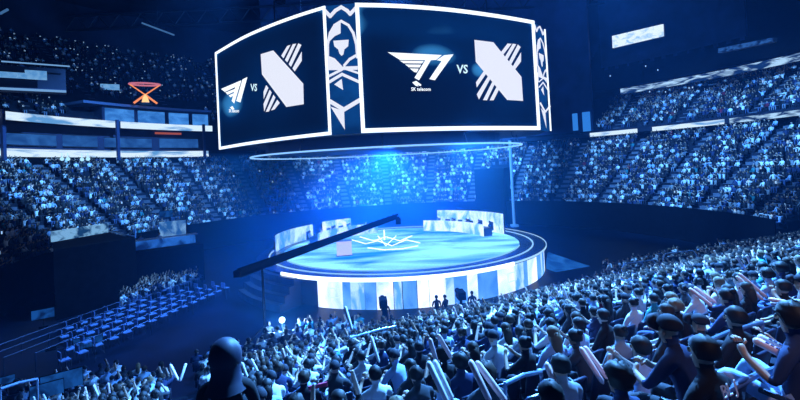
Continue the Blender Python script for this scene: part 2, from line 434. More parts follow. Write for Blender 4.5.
# --- ornament strips
def ornament(seg, T, wk=1.0):
    a = Art(seg, .06); k = 5.714
    t2 = lambda pts: [T(316+x/k, y/k) for x, y in pts]; t3 = lambda pts: [T(316+x/k, 66+y/k) for x, y in pts]
    L = lambda pts, wd: a.line(pts, wd*wk)
    L(t2([(52, 62), (82, 95), (112, 62), (145, 42), (178, 62), (196, 82), (230, 45)]), 3.6)
    L(t2([(68, 330), (68, 255), (82, 190), (108, 145), (145, 122), (186, 145), (214, 190), (232, 255), (238, 330)]), 2.7)
    a.poly(t2([(142, 125), (142, 192), (108, 208), (76, 240), (88, 185), (112, 147)]))
    a.poly(t2([(100, 234), (188, 228), (185, 265), (163, 284), (158, 312), (147, 320), (135, 308), (128, 284), (106, 266)]))
    a.poly(t2([(66, 318), (108, 334), (150, 378), (152, 402), (66, 398)]))
    a.poly(t2([(155, 372), (190, 332), (236, 306), (236, 324), (195, 348), (162, 388)]))
    a.poly(t2([(66, 384), (240, 378), (240, 400), (66, 402)]))
    L(t3([(150, 10), (245, 42)]), 2.2); L(t3([(72, 60), (148, 22)]), 2.6); L(t3([(72, 95), (150, 48), (248, 92)]), 3.0); L(t3([(64, 0), (64, 60)]), 2.0)
    a.poly(t3([(148, 74), (156, 138), (105, 106)]))
    L(t3([(78, 200), (160, 250), (250, 196)]), 4.2)
    a.poly(t3([(84, 232), (162, 258), (166, 365)]))
    return fix(a.done('ornament', MATS['logo_lilac'], board))
ornament(SEG_C, lambda x, y: (x, y))
def TR(x, y):
    v = (y-5)/(131-5); u = (x-328)/(357-328)
    return (534.6+5.8*v+u*9.4, 21+107.5*v+u*(8-6*(v)) )
ornament(SEG_R, TR, .42)
a = Art(SEG_R, .07); a.line([TR(357, 6), TR(357.5, 131)], 1.6); fix(a.done('frame_line', led_white, board))
# underside ring, hangers
m = MB()
pts = [Vector((-1.2+12.6*cos(t)*1.0, 43+10.8*sin(t), 10.98)) for t in np.linspace(0, 2*pi, 73)]
m.tube(pts, .07, 6, cap=False); fix(m.build('halo_ring', emit('halo_blue', (.22, .50, 1), 1.4), board))
for t in np.linspace(0, 2*pi, 13)[:-1]:
    m = MB(); m.tube([(-1.2+12.6*cos(t), 43+10.8*sin(t), 10.98), (-1.2+12.4*cos(t), 43+9.0*sin(t), 12.3)], .05, 4); fix(m.build('ring_bracket', steel, board))
m = MB(); m.prism([(-1.5+11*cos(t), 43+9*sin(t)) for t in np.linspace(0, 2*pi, 41)[:-1]], 11.15, 12.25); fix(m.build('under_body', mat('under_body', (.012, .02, .05), .7), board))
for q in ((-10, 38), (8, 38), (8, 49), (-10, 49)):
    m = MB(); m.tube([(q[0], q[1], ZT-.1), (q[0], q[1], 43)], .06, 6); fix(m.build('hanging_cable', steel, board))

# ================================================================== RIBBONS, SUITES
def ribbon(r, z0, z1, a0, a1, mt, label, n=None):
    n = n or max(2, int(abs(a1-a0)/2))
    m_ = MB(); m_.ring(r, r+.25, z0, z1, a0, a1, n); o = m_.build('ribbon_board', mt)
    return tag(o, label, 'ribbon screen', None)
ribbon(43.8, 12.85, 13.75, 135, A1, ribbon_m, 'lower white ribbon screen along the left balcony under the suites')
ribbon(43.75, 16.95, 17.85, 152.6, A1, ribbon_m, 'upper ribbon screen at the far left, ending at a gap in the fascia')
ribbon(43.75, 16.95, 17.85, 134, 151.8, ribbon_m, 'upper ribbon screen under the four lit suite windows')
ribbon(43.8, 12.9, 13.5, 20, 32.5, ribbon_m, 'short bright ribbon screen on the right balcony beside the dark gap')
ribbon(43.8, 12.9, 13.5, A0, 19, ribbon_dim, 'dimmer ribbon screen on the right balcony running to the picture edge')
ribbon(43.8, 12.9, 13.5, 35.5, 45, ribbon_m, 'small lit ribbon screen end on the right balcony near the scoreboard')
ribbon(48.9, 19.7, 20.6, A0, 41, ribbon_dim, 'upper ribbon screen with broken bright picture over the club seating')
m = MB(); m.ring(44.05, 46.5, 17.0, 17.9, 122, A1, 45); struct(m, 'ceiling_suite', concrete, 'slab above the lower suites')
m = MB(); m.ring(46.0, 46.2, 13.6, 17.0, 122, A1, 45); struct(m, 'wall_suite_back', mat('suite_wall', (.02, .03, .08), .8), 'dark back wall of the lower suites')
m = MB(); m.ring(44.0, 44.05, 12.0, 13.0, 120, A1, 45); struct(m, 'trim_balcony', black)
suite_glow = emit('suite_glow', (.03, .15, .50), .85, noise=((.4, .4, .7), (.012, .07, .28), .35, .65))
suite_glow2 = emit('suite_glow_bright', (.06, .28, .80), 1.0, noise=((.5, .5, .9), (.015, .11, .42), .3, .65))
k = 0
for (a0, a1, z0, z1, nm) in ((171, 176.5, 14.4, 15.7, 'wide dim blue suite window at the left picture edge between the ribbons'), (161, 170, 14.4, 15.7, 'wide blue suite window between the ribbons, second from the picture edge'),
        (154.5, 160, 14.4, 15.8, 'blue suite window between the ribbons, third from the picture edge'), (145, 153.3, 14.4, 15.7, 'blue suite window between the ribbons below the orange lamp'), (136, 143.5, 14.4, 15.8, 'blue suite window between the ribbons beside the scoreboard')):
    t = empty('suite_window', pol(45.9, (a0+a1)/2, z0), 0, nm, 'window'); inv = Matrix.Translation(-pol(45.9, (a0+a1)/2, z0))
    m = MB(); m.ring(45.85, 45.95, z0, z1, a0, a1, 6); o = m.build('lit_glass', suite_glow, t); o.matrix_parent_inverse = inv
    m = MB(); m.ring(45.75, 45.9, z0-.12, z0, a0, a1, 6); m.ring(45.75, 45.9, z1, z1+.12, a0, a1, 6); o = m.build('frame', steel, t); o.matrix_parent_inverse = inv
# suite block above the upper ribbon
m = MB(); m.ring(45.9, 52, 20.35, 20.7, 133, 156.5, 12); struct(m, 'suite_roof_slab', mat('suite_roof', (.12, .2, .4), .6), 'flat roof over the upper suites')
m = MB(); m.ring(46.6, 52, 17.9, 20.4, 133, 153, 12); struct(m, 'wall_upper_suite', mat('suite_wall', (0, 0, 0)), 'dark wall of the upper suites')
for (a0, a1, nm) in ((147.6, 152.6, 'bright blue upper suite window above the gap in the ribbon, nearest the picture edge'), (142.0, 146.9, 'bright blue upper suite window directly below the orange lamp'), (137.4, 141.2, 'bright blue upper suite window right of the orange lamp'), (133.5, 136.6, 'narrow bright blue upper suite window beside the scoreboard')):
    t = empty('suite_window', pol(46.5, (a0+a1)/2, 18), 0, nm, 'window'); inv = Matrix.Translation(-pol(46.5, (a0+a1)/2, 18))
    m = MB(); m.ring(46.45, 46.55, 18.05, 20.0, a0, a1, 5); o = m.build('lit_glass', suite_glow2, t); o.matrix_parent_inverse = inv
    m = MB(); m.ring(46.35, 46.5, 20.0, 20.15, a0, a1, 5); m.ring(46.35, 46.5, 17.93, 18.05, a0, a1, 5); o = m.build('frame', steel, t); o.matrix_parent_inverse = inv
# columns under the balcony
for i, a_ in enumerate((171, 152.8, 136, 124)):
    m = MB(); p = pol(43.45, a_, 0); m.box((p.x, p.y, 15.2 if i < 3 else 13), (.35, .35, 5.6 if i < 3 else 3), radians(a_))
    struct(m, 'pillar_balcony', mat('pillar_blue', (.02, .04, .12), .8), 'slim column between the balcony levels')
# far end dashed balcony lights
k = 0
for a_ in np.arange(58, 127, 1.55):
    m = MB(); m.ring(43.75, 43.9, 11.98, 12.1, a_-.5, a_+.5, 1)
    tag(m.build('step_light', emit('dash_blue', (.22, .45, .9), .9)), 'small blue strip light in the dashed line along the far balcony', 'strip light', 'strip lights along the far balcony')
m = MB(); m.ring(43.8, 44.0, 11.5, 12.3, 48, 132, 40); struct(m, 'trim_far_balcony', black, 'dark fascia of the far balcony')
# blue doors right of the scoreboard, seen against the end wall
for px, nm in ((575.2, 'narrow glowing blue doorway panel, left one of the pair right of the scoreboard'), (586.5, 'glowing blue doorway panel, right one of the pair right of the scoreboard')):
    p = at_depth(px, 122, 76.3); a_ = degrees(atan2(p.y-42, p.x)); 
    wd = .75 if px < 580 else 1.15
    m = MB(); R = Matrix.Rotation(radians(a_), 3, 'Z'); m.box((p.x, p.y, p.z), (.2, wd*1.1, 3.4 if px > 580 else 2.9), mtx=R)
    m.box((p.x+.1, p.y, p.z-1.8), (.3, wd*1.3, .15), mtx=R, mi=1)
    tag(m.build('lit_door_panel', [emit('door_blue', (.03, .22, .75), .9), steel]), nm, 'door panel')
m = MB()
for a_ in (46.5, 48.5):
    pass
m.ring(46.6, 50, 11.5, 14.0, 44, 60, 8); struct(m, 'wall_end_base', black, 'dark base below the blue doors')

# left upper: small lit press box and big hanging sign screens
t = empty('press_box', at_depth(28, 82, 47), radians(36), 'lit press box hanging in the dark upper left deck with two screens', 'press box')
m = MB(); m.box((0, 0, -.9), (6.4, 2, .25)); m.box((0, .9, .4), (6.4, .2, 2.8)); t1 = m.build('floor_deck', roof_m, t)
m = MB(); m.box((0, -1.1, -1.0), (6.4, .15, .22)); m.build('edge_light', emit('edge_pale', (.20, .45, .85), .8), t)
m = MB(); m.box((.8, -.6, 1.85), (5.6, .12, .12)); m.build('roof_light', MATS['edge_pale'], t)
m = MB(); m.box((-1.3, -.4, .55), (2.2, .1, .6)); m.build('screen', emit('press_screen', (.22, .50, .88), .8, noise=((2, 2, 2), (.08, .3, .7), .3, .7)), t)
m = MB(); m.box((.7, -.45, .7), (1.8, .1, .95)); m.build('screen', MATS['press_screen'], t)
p = at_depth(110, 87, 72); m = MB(); m.box((p.x, p.y, p.z), (2.6, .15, .9), radians(30)); tag(m.build('small_screen', MATS['press_screen']), 'small pale blue screen in the dark upper deck left of the orange lamp', 'screen')
# orange hourglass lamp on the suite roof
og = emit('orange_neon', (1, .30, .10), 1.0); og2 = emit('orange_core', (1, .55, .22), 1.3); pk = emit('pink_neon', (.75, .22, .30), .75)
p = at_depth(145.5, 101, 66); p.z = 20.7
t = empty('hourglass_lamp', p, radians(28), 'orange neon hourglass shaped lamp standing on the suite roof', 'lamp')
m = MB(); m.tube([(2.0*cos(q), 1.0*sin(q), 2.9) for q in np.linspace(0, 2*pi, 25)], .13, 6, cap=False); m.build('top_hoop', pk, t)
m = MB(); 
for sx in (-1, 1): m.tube([(2.0*sx, 0, 2.9), (0, 0, 1.35)], .10, 6)
m.build('upper_struts', og, t)
m = MB()
for sx in (-1, 1): m.tube([(1.5*sx, 0, .1), (0, 0, 1.35)], .16, 6)
m.build('lower_struts', og, t)
m = MB(); m.tube([(0, 0, .1), (0, 0, .9), (0, 0, 1.4)], [.55, .35, .15], 10); m.build('glowing_core', og2, t)
m = MB(); m.tube([(0, 0, 0), (0, 0, .12)], .9, 12); m.build('base', steel, t)
m = MB(); m.ring(45.4, 45.6, 16.45, 16.75, 139.5, 144.5, 3); tag(m.build('orange_reflection', emit('orange_reflection_dim', (.55, .12, .06), .6)), 'short dim orange glow painted as a reflection under the ribbon below the hourglass lamp', 'lamp')  # glowing strip imitates an orange reflection, no lamp there
# right: hanging bright screen, blue sign
def wall_quad(px, Y0_, Y1_, name, mt, label, cat, th=.2, frame=True):
    P = [at_depth(x, y, d) for (x, y), d in zip(px, (Y0_, Y1_, Y1_, Y0_))]
    n = (P[1]-P[0]).cross(P[3]-P[0]).normalized()
    if n.y < 0: n = -n
    m_ = MB(); m_.add(P+[q+n*th for q in P], [(0, 1, 2, 3), (4, 5, 6, 7), (0, 1, 5, 4), (1, 2, 6, 5), (2, 3, 7, 6), (3, 0, 4, 7)])
    o = m_.build(name, mt); tag(o, label, cat)
    if frame:
        m_ = MB(); c = sum(P, Vector())/4; Q = [c+(q-c)*1.04+n*th*1.05 for q in P]
        m_.add(Q+[q+n*.5 for q in Q], [(0, 1, 2, 3), (4, 5, 6, 7), (0, 1, 5, 4), (1, 2, 6, 5), (2, 3, 7, 6), (3, 0, 4, 7)])
        m_.build('casing', steel, o)
    return o
wall_quad([(612, 36), (663, 24), (663.5, 36), (612.5, 48)], 79.0, 72.5, 'hanging_screen', emit('bright_screen', (.75, .90, 1), 1.05, noise=((.8, .8, 1.4), (.30, .55, .85), .34, .52)), 'bright white video screen hanging high in the dark upper right', 'screen')
wall_quad([(718, 48.5), (770, 38), (770, 42), (718, 53)], 58, 50, 'lit_sign', emit('sign_blue', (.03, .13, .42), .8, noise=((1.5, 1.5, 3), (.004, .02, .09), .4, .6)), 'long dim blue lit sign on the dark upper right deck', 'sign')
# right end portal and tall pale pole
m = MB(); p = pol(33, 63.5); m.box((p.x, p.y, 4.3), (4.6, 5.5, 8.6), radians(63.5-90)); struct(m, 'wall_portal', black, 'black draped tunnel portal block in the far right stand')
m = MB(); p = at_z(512, 228, .0); p = at_depth(513, 200, 66); m.tube([(p.x, p.y, 0), (p.x, p.y, 12.6)], .22, 8); m.box((p.x, p.y, .15), (1, 1, .3))
tag(m.build('steel_mast', mat('pale_mast', (.35, .42, .55), .5)), 'tall pale steel mast in front of the black portal at the far stand', 'mast')
for px, py in ((527, 219), (400+60, 186)):
    pass

# spotlight housings added at the high unseen spots
for i, (l, tg, pw, an, cc) in enumerate([q for q in LAMPS if q[0][2] > 23]):
    t = empty('added_spotlight', Vector(l)+Vector((0, 0, .5)), 0, 'black moving head spotlight hanging high from the roof', 'spotlight', 'spotlight housings added at the high lamps')
    m = MB(); m.tube([(0, 0, .25), (0, 0, .9)], [.5, .42], 12); m.build('housing', black, t)
    m = MB(); m.tube([(0, 0, .9), (0, 0, 8)], .05, 6); m.build('hanging_cable', steel, t)
# corner strip lamp, and a glowing tube painted in for a faint light beam
for (px, py, Y, L, rz, nm) in ((4, 11.5, 45, 1.6, -.9, 'short pale strip lamp high at the upper left picture corner'), (158, 29, 60, 6, -.35, 'long faint blue glowing tube standing in for a light beam left of the scoreboard')):
    p = at_depth(px, py, Y); m = MB(); R = Matrix.Rotation(-.9 if px < 10 else .0, 3, 'Z') @ Matrix.Rotation(.0, 3, 'X')
    q = at_depth(px+ (4 if px < 10 else 16), py-(2.2 if px < 10 else -6), Y); m.tube([p-(q-p), q], .12, 6)
    m.tube([p, p+Vector((0, 0, 3))], .03, 4, mi=1)
    tag(m.build('roof_glow_strip', [emit('strip_pale', (.06, .18, .42), .7), steel]), nm, 'lamp')

# ================================================================== STAGE
SC = (-.3, 43.0); ZS = 2.2
stage = empty('stage', (SC[0], SC[1], 0), 0, 'round raised stage with glowing blue floor and white screen skirt', 'stage')
SI = Matrix.Translation(Vector((-SC[0], -SC[1], 0)))
def sp(mb, name, mt, lab=None, **k):
    o = mb.build(name, mt, stage, **k); o.matrix_parent_inverse = SI
    if lab: o['label'] = lab
    return o
m = MB(); m.ring(.01, 12.75, 0, 2.0, 0, 360, 96, SC); sp(m, 'platform', mat('stage_body', (.02, .03, .07), .5))
m = MB(); m.ring(10.9, 13.15, 2.0, 2.16, 0, 360, 120, SC); sp(m, 'rim', mat('stage_rim', (.03, .05, .12), .25))
m = MB(); m.ring(.01, 10.9, 2.0, 2.18, 0, 360, 120, SC)
floor_led = emit('stage_led_floor', (.22, .68, 1.0), 1.6, noise=((.12, .34, 1), (.002, .13, .75), .36, .62))
sp(m, 'led_floor', floor_led)
m = MB(); m.ring(13.15, 13.20, 2.06, 2.20, -52, 30, 50, SC); sp(m, 'rim_light', emit('rim_side', (.40, .72, 1), 1.0))
m = MB(); m.ring(13.15, 13.26, 1.96, 2.22, -132, -52, 60, SC); sp(m, 'rim_light', emit('rim_white', (.75, .92, 1), 2.2))
m = MB(); m.ring(12.0, 12.12, 2.16, 2.21, 0, 360, 120, SC); sp(m, 'inner_rim_light', emit('rim_pale', (.30, .62, 1), 1.0))
m = MB(); m.ring(10.9, 11.0, 2.16, 2.22, -150, -20, 60, SC); sp(m, 'floor_edge_light', emit('rim_soft', (.25, .65, 1), .9))
# crest lines on the floor
def on_floor(px, py): return at_z(px, py, ZS)
m = MB()
crest = [[(352, 240), (366, 244), (378, 241), (392, 246), (406, 240), (420, 243)], [(360, 237), (374, 241), (386, 237), (400, 241), (412, 236)],
         [(368, 248), (384, 250), (402, 249), (418, 246)], [(378, 236), (386, 246), (396, 236)], [(384, 230), (384.5, 240)]]
for ln in crest:
    m.tube([on_floor(x, y) for x, y in ln], .07, 4)
sp(m, 'floor_crest', emit('crest_white', (.70, .9, 1), 1.8), 'white crest drawing shining on the floor')
# skirt panels
pan_w = emit('skirt_white', (.70, .82, 1), 1.7, noise=((.6, .6, .35), (.30, .50, .92), .35, .6))
pan_b = emit('skirt_blue', (.12, .38, .95), 1.3, noise=((.5, .5, .5), (.03, .17, .62), .35, .65))
pan_p = emit('skirt_pale', (.36, .60, 1), 1.45, noise=((1.2, 1.2, .5), (.08, .30, .80), .4, .55))
seq = 'wwbpbwpbwwpbwbbwwpbwwbpbwwppbwpw'
a_ = -117.0; i = 0
while a_ < 24:
    wd = (3.6, 5.2, 2.6, 4.4)[i % 4]
    ch = seq[i % len(seq)]
    m = MB(); m.ring(12.8, 12.95, .03, 1.93, a_, min(24, a_+wd)-.25, 3, SC)
    sp(m, 'skirt_screen', {'w': pan_w, 'b': pan_b, 'p': pan_p}[ch], {'w': 'white skirt screen', 'b': 'blue skirt screen', 'p': 'pale blue skirt screen'}[ch]); a_ += wd; i += 1
# square emblem outlines on two panels
for aa in (-111, -52):
    m = MB()
    for (h, v, w_, hh) in ((0, .5, 1.1, .12), (0, -.5, 1.1, .12), (-.5, 0, .12, 1.1), (.5, 0, .12, 1.1)):
        c0 = degrees(.55*(h)/12.8)*1.0; m.ring(12.96, 12.99, 1.1+v*.62-hh*.3, 1.1+v*.62+hh*.3, aa+c0*1.6-degrees(w_*.3/12.9), aa+c0*1.6+degrees(w_*.3/12.9), 1, SC)
    sp(m, 'square_emblem', MATS['logo_pale'])
# steps at the left of the stage
for k in range(4):
    m = MB(); m.ring(12.9, 14.9-.45*k, .5*k, .5*k+.5, -150, -124, 6, SC); sp(m, 'step', mat('stage_step', (.03, .05, .1), .4))

def desk(a0, a1, label, hue):
    c = Vector((SC[0]+8.4*cos(radians((a0+a1)/2)), SC[1]+8.4*sin(radians((a0+a1)/2)), ZS))
    t = empty('player_desk', c, 0, label, 'desk'); inv = Matrix.Translation(-c)
    m_ = MB(); m_.ring(8.3, 8.42, ZS, ZS+1.15, a0, a1, 16, SC); o = m_.build('front_screen', hue, t); o.matrix_parent_inverse = inv
    m_ = MB(); m_.ring(8.42, 9.3, ZS+.72, ZS+.78, a0, a1, 16, SC); o = m_.build('desk_top', steel, t); o.matrix_parent_inverse = inv
    for aa in (a0+.3, a1-.3):
        m_ = MB(); m_.ring(8.42, 9.3, ZS, ZS+.72, aa-.3, aa+.3, 1, SC); o = m_.build('leg', steel, t); o.matrix_parent_inverse = inv
    return t
desk(12, 72, 'curved white fronted player desk on the right of the stage', emit('desk_white', (.58, .80, 1), 1.5, noise=((.9, .9, .6), (.10, .36, .85), .38, .58)))
desk(108, 168, 'curved pale fronted player desk on the left of the stage behind the crane', emit('desk_pale', (.42, .72, 1), 1.4, noise=((.9, .9, .6), (.05, .25, .75), .4, .6)))
# back wall of the right desk
def gate(a0, a1, r, z1, label, mt):
    c = Vector((SC[0]+r*cos(radians((a0+a1)/2)), SC[1]+r*sin(radians((a0+a1)/2)), ZS))
    m_ = MB(); m_.ring(r, r+.15, ZS, z1, a0, a1, 8, SC); o = m_.build('curved_screen', mt); o.data.transform(Matrix.Translation(-c)); o.location = c
    tag(o, label, 'screen'); m2 = MB(); m2.ring(r+.15, r+.3, ZS, z1-.1, a0, a1, 8, SC); q = m2.build('backing_frame', steel, o); q.matrix_parent_inverse = Matrix.Translation(-c)
gate(14, 66, 10.6, 4.25, 'tall curved white screen wall behind the right player desk', MATS['desk_white'])
gate(146, 184, 11.6, 3.7, 'curved pale screen wing at the left edge of the stage', MATS['desk_pale'])
gate(122, 142, 10.8, 3.9, 'curved screen piece between the left wing and the left desk', MATS['desk_white'])
# lit cube and monitors
p = at_z(344.5, 255.5, ZS); t = empty('display_plinth', p, .2, 'lilac-white glowing box plinth on the left part of the stage floor', 'plinth')
m = MB(); m.box((0, 0, .65), (1.25, .5, 1.2)); m.build('lit_box', emit('plinth_lilac', (.50, .58, .92), 1.0), t)
m = MB(); m.box((0, 0, .03), (1.4, .65, .06)); m.box((0, 0, 1.27), (1.35, .6, .05)); m.build('trim_plate', steel, t)
for side, aa in (('left', np.linspace(114, 162, 5)), ('right', np.linspace(20, 64, 5))):
    for i, q in enumerate(aa):
        c = Vector((SC[0]+8.7*cos(radians(q)), SC[1]+8.7*sin(radians(q)), ZS+.79))
        t = empty('computer_monitor', c, radians(q+90), 'thin black monitor standing on the %s player desk' % side, 'monitor', 'monitors on the %s player desk' % side)
        if i == 0:
            m = MB(); m.box((0, 0, .32), (.6, .04, .36)); pm = m.mesh('monitor_panel', black)
            m = MB(); m.box((0, 0, .07), (.05, .05, .14)); m.box((0, 0, .01), (.25, .2, .02)); ps = m.mesh('monitor_stand', steel)
        for nm_, me in (('screen_panel', pm), ('monitor_stand', ps)):
            o = bpy.data.objects.new(nm_, me); COL.objects.link(o); o.parent = t
# ramp to the right of the stage, blue light on it painted as glow
m = MB(); P = [at_z(548, 252, .6), at_z(590, 266, .02), at_z(556, 272, .02), at_z(546, 262, .6)]
c = sum(P, Vector())/4
m.add(P+[Vector((q.x, q.y, 0)) for q in P], [(0, 1, 2, 3), (0, 1, 5, 4), (1, 2, 6, 5), (2, 3, 7, 6), (3, 0, 4, 7)])
tag(m.build('stage_ramp', emit('ramp_painted_glow', (.02, .16, .60), .8, noise=((.6, .6, .6), (.005, .06, .30), .35, .65))), 'blue lit sloping ramp leading off the right side of the stage', 'ramp')

# camera crane sweeping over the stage
tip = at_depth(398, 216, 31.5); hub = at_depth(262, 264, 26.5); tail = at_depth(238, 273.5, 25.6)
hub.z = hub.z
crane = empty('camera_crane', (hub.x, hub.y, 0), 0, 'long black camera crane reaching diagonally over the left of the stage', 'camera crane'); CI = Matrix.Translation(Vector((-hub.x, -hub.y, 0)))
def cp(mb, nm, mt):
    o = mb.build(nm, mt, crane); o.matrix_parent_inverse = CI; return o
m = MB(); ax = (tip-tail)
for off in (Vector((0, 0, .22)), Vector((.12, 0, -.18)), Vector((-.12, 0, -.18))):
    m.tube([tail+off, tip+off*.5], .07, 6)
for k in range(26):
    p = tail+ax*k/26; q = tail+ax*(k+1)/26
    m.tube([p+Vector((0, 0, .22)), q+Vector((0, 0, -.18))], .04, 4)
m.box((tail+tip)/2-Vector((0, 0, 0)), (.14, ax.length*.98, .30), mtx=(ax.to_track_quat('Y', 'Z').to_matrix()))
cp(m, 'boom', black)
m = MB(); m.box(tip-Vector((0, 0, .35)), (.35, .5, .4)); m.tube([tip-Vector((0, .25, .35)), tip-Vector((0, .55, .35))], .12, 8); cp(m, 'camera_head', black)
m = MB(); m.box(tail, (.35, .5, .35)); cp(m, 'counterweight', black)
m = MB(); m.tube([(hub.x, hub.y, .5), hub], .07, 8); cp(m, 'pedestal', black)
for k in range(3):
    aa = k*2.094; m = MB(); m.tube([(hub.x, hub.y, .6), (hub.x+1.1*cos(aa), hub.y+1.1*sin(aa), .05)], .06, 6); cp(m, 'leg', black)

# blue haze hanging over the stage
def haze(name, r, z0, z1, dens, colr, label, cx=SC[0], cy=SC[1], an=.0):
    m_ = MB(); n = 48; m_.prism([(cx+r*cos(q), cy+r*sin(q)) for q in np.linspace(0, 2*pi, n+1)[:-1]], z0, z1)
    mt = bpy.data.materials.new(name); mt.use_nodes = True; nt = mt.node_tree; nt.nodes.clear()
    out = nt.nodes.new('ShaderNodeOutputMaterial'); v = nt.nodes.new('ShaderNodeVolumeScatter')
    v.inputs['Color'].default_value = (*colr, 1); v.inputs['Density'].default_value = dens; v.inputs['Anisotropy'].default_value = an
    if name == 'stage_haze':    # thins out towards its edge, with slow billows
        tc = nt.nodes.new('ShaderNodeTexCoord'); mp = nt.nodes.new('ShaderNodeMapping'); mp.vector_type = 'TEXTURE'
        mp.inputs['Location'].default_value = (cx, cy, 5); mp.inputs['Scale'].default_value = (r, r, 60)
        g = nt.nodes.new('ShaderNodeTexGradient'); g.gradient_type = 'QUADRATIC_SPHERE'
        no = nt.nodes.new('ShaderNodeTexNoise'); no.inputs['Scale'].default_value = .16; no.inputs['Detail'].default_value = 1
        m1 = nt.nodes.new('ShaderNodeMath'); m1.operation = 'MULTIPLY'; m2 = nt.nodes.new('ShaderNodeMath'); m2.operation = 'MULTIPLY'; m2.inputs[1].default_value = dens
        nt.links.new(tc.outputs['Object'], mp.inputs['Vector']); nt.links.new(mp.outputs[0], g.inputs[0]); nt.links.new(tc.outputs['Object'], no.inputs['Vector'])
        nt.links.new(g.outputs['Fac'], m1.inputs[0]); nt.links.new(no.outputs['Fac'], m1.inputs[1]); nt.links.new(m1.outputs[0], m2.inputs[0]); nt.links.new(m2.outputs[0], v.inputs['Density'])
    nt.links.new(v.outputs[0], out.inputs['Volume']); o = m_.build(name, mt); tag(o, label, 'haze', None, 'stuff'); return o
haze('arena_haze', 70, .02, 36, .00045, (.10, .42, 1), 'thin blue haze filling the whole arena', 0, 40)
haze('stage_haze', 20, .03, 10.9, .10, (.06, .42, 1), 'denser blue haze lying over the stage and the seats before it', -2.5, 36)

# ================================================================== PEOPLE
SKINS = [(.55, .36, .27), (.42, .26, .18), (.60, .42, .33), (.26, .15, .10)]
skin_m = [mat('skin_tone_%d' % i, c, .55) for i, c in enumerate(SKINS)]
SHIRTS = {'white': (.80, .82, .85), 'black': (.012, .013, .018), 'navy': (.02, .035, .10), 'grey': (.25, .27, .30), 'pale blue': (.38, .55, .80), 'red': (.22, .02, .05), 'teal': (.03, .22, .26), 'charcoal': (.04, .045, .055)}
shirt_m = {k: mat('shirt_'+k.replace(' ', '_'), c, .85, spec=.3) for k, c in SHIRTS.items()}
trouser_m = [mat('dark_trousers', (.015, .018, .03), .85), mat('blue_jeans', (.06, .10, .22), .85), mat('pale_jeans', (.42, .56, .80), .8)]
shoe_m = mat('shoes', (.05, .05, .06), .6)
HAIRC = {'black': (.010, .009, .010), 'brown': (.035, .02, .012), 'fair': (.16, .12, .08), 'dyed white': (.55, .6, .7)}
hair_m = {k: mat('hair_'+k.replace(' ', '_'), c, .6, spec=.35) for k, c in HAIRC.items()}

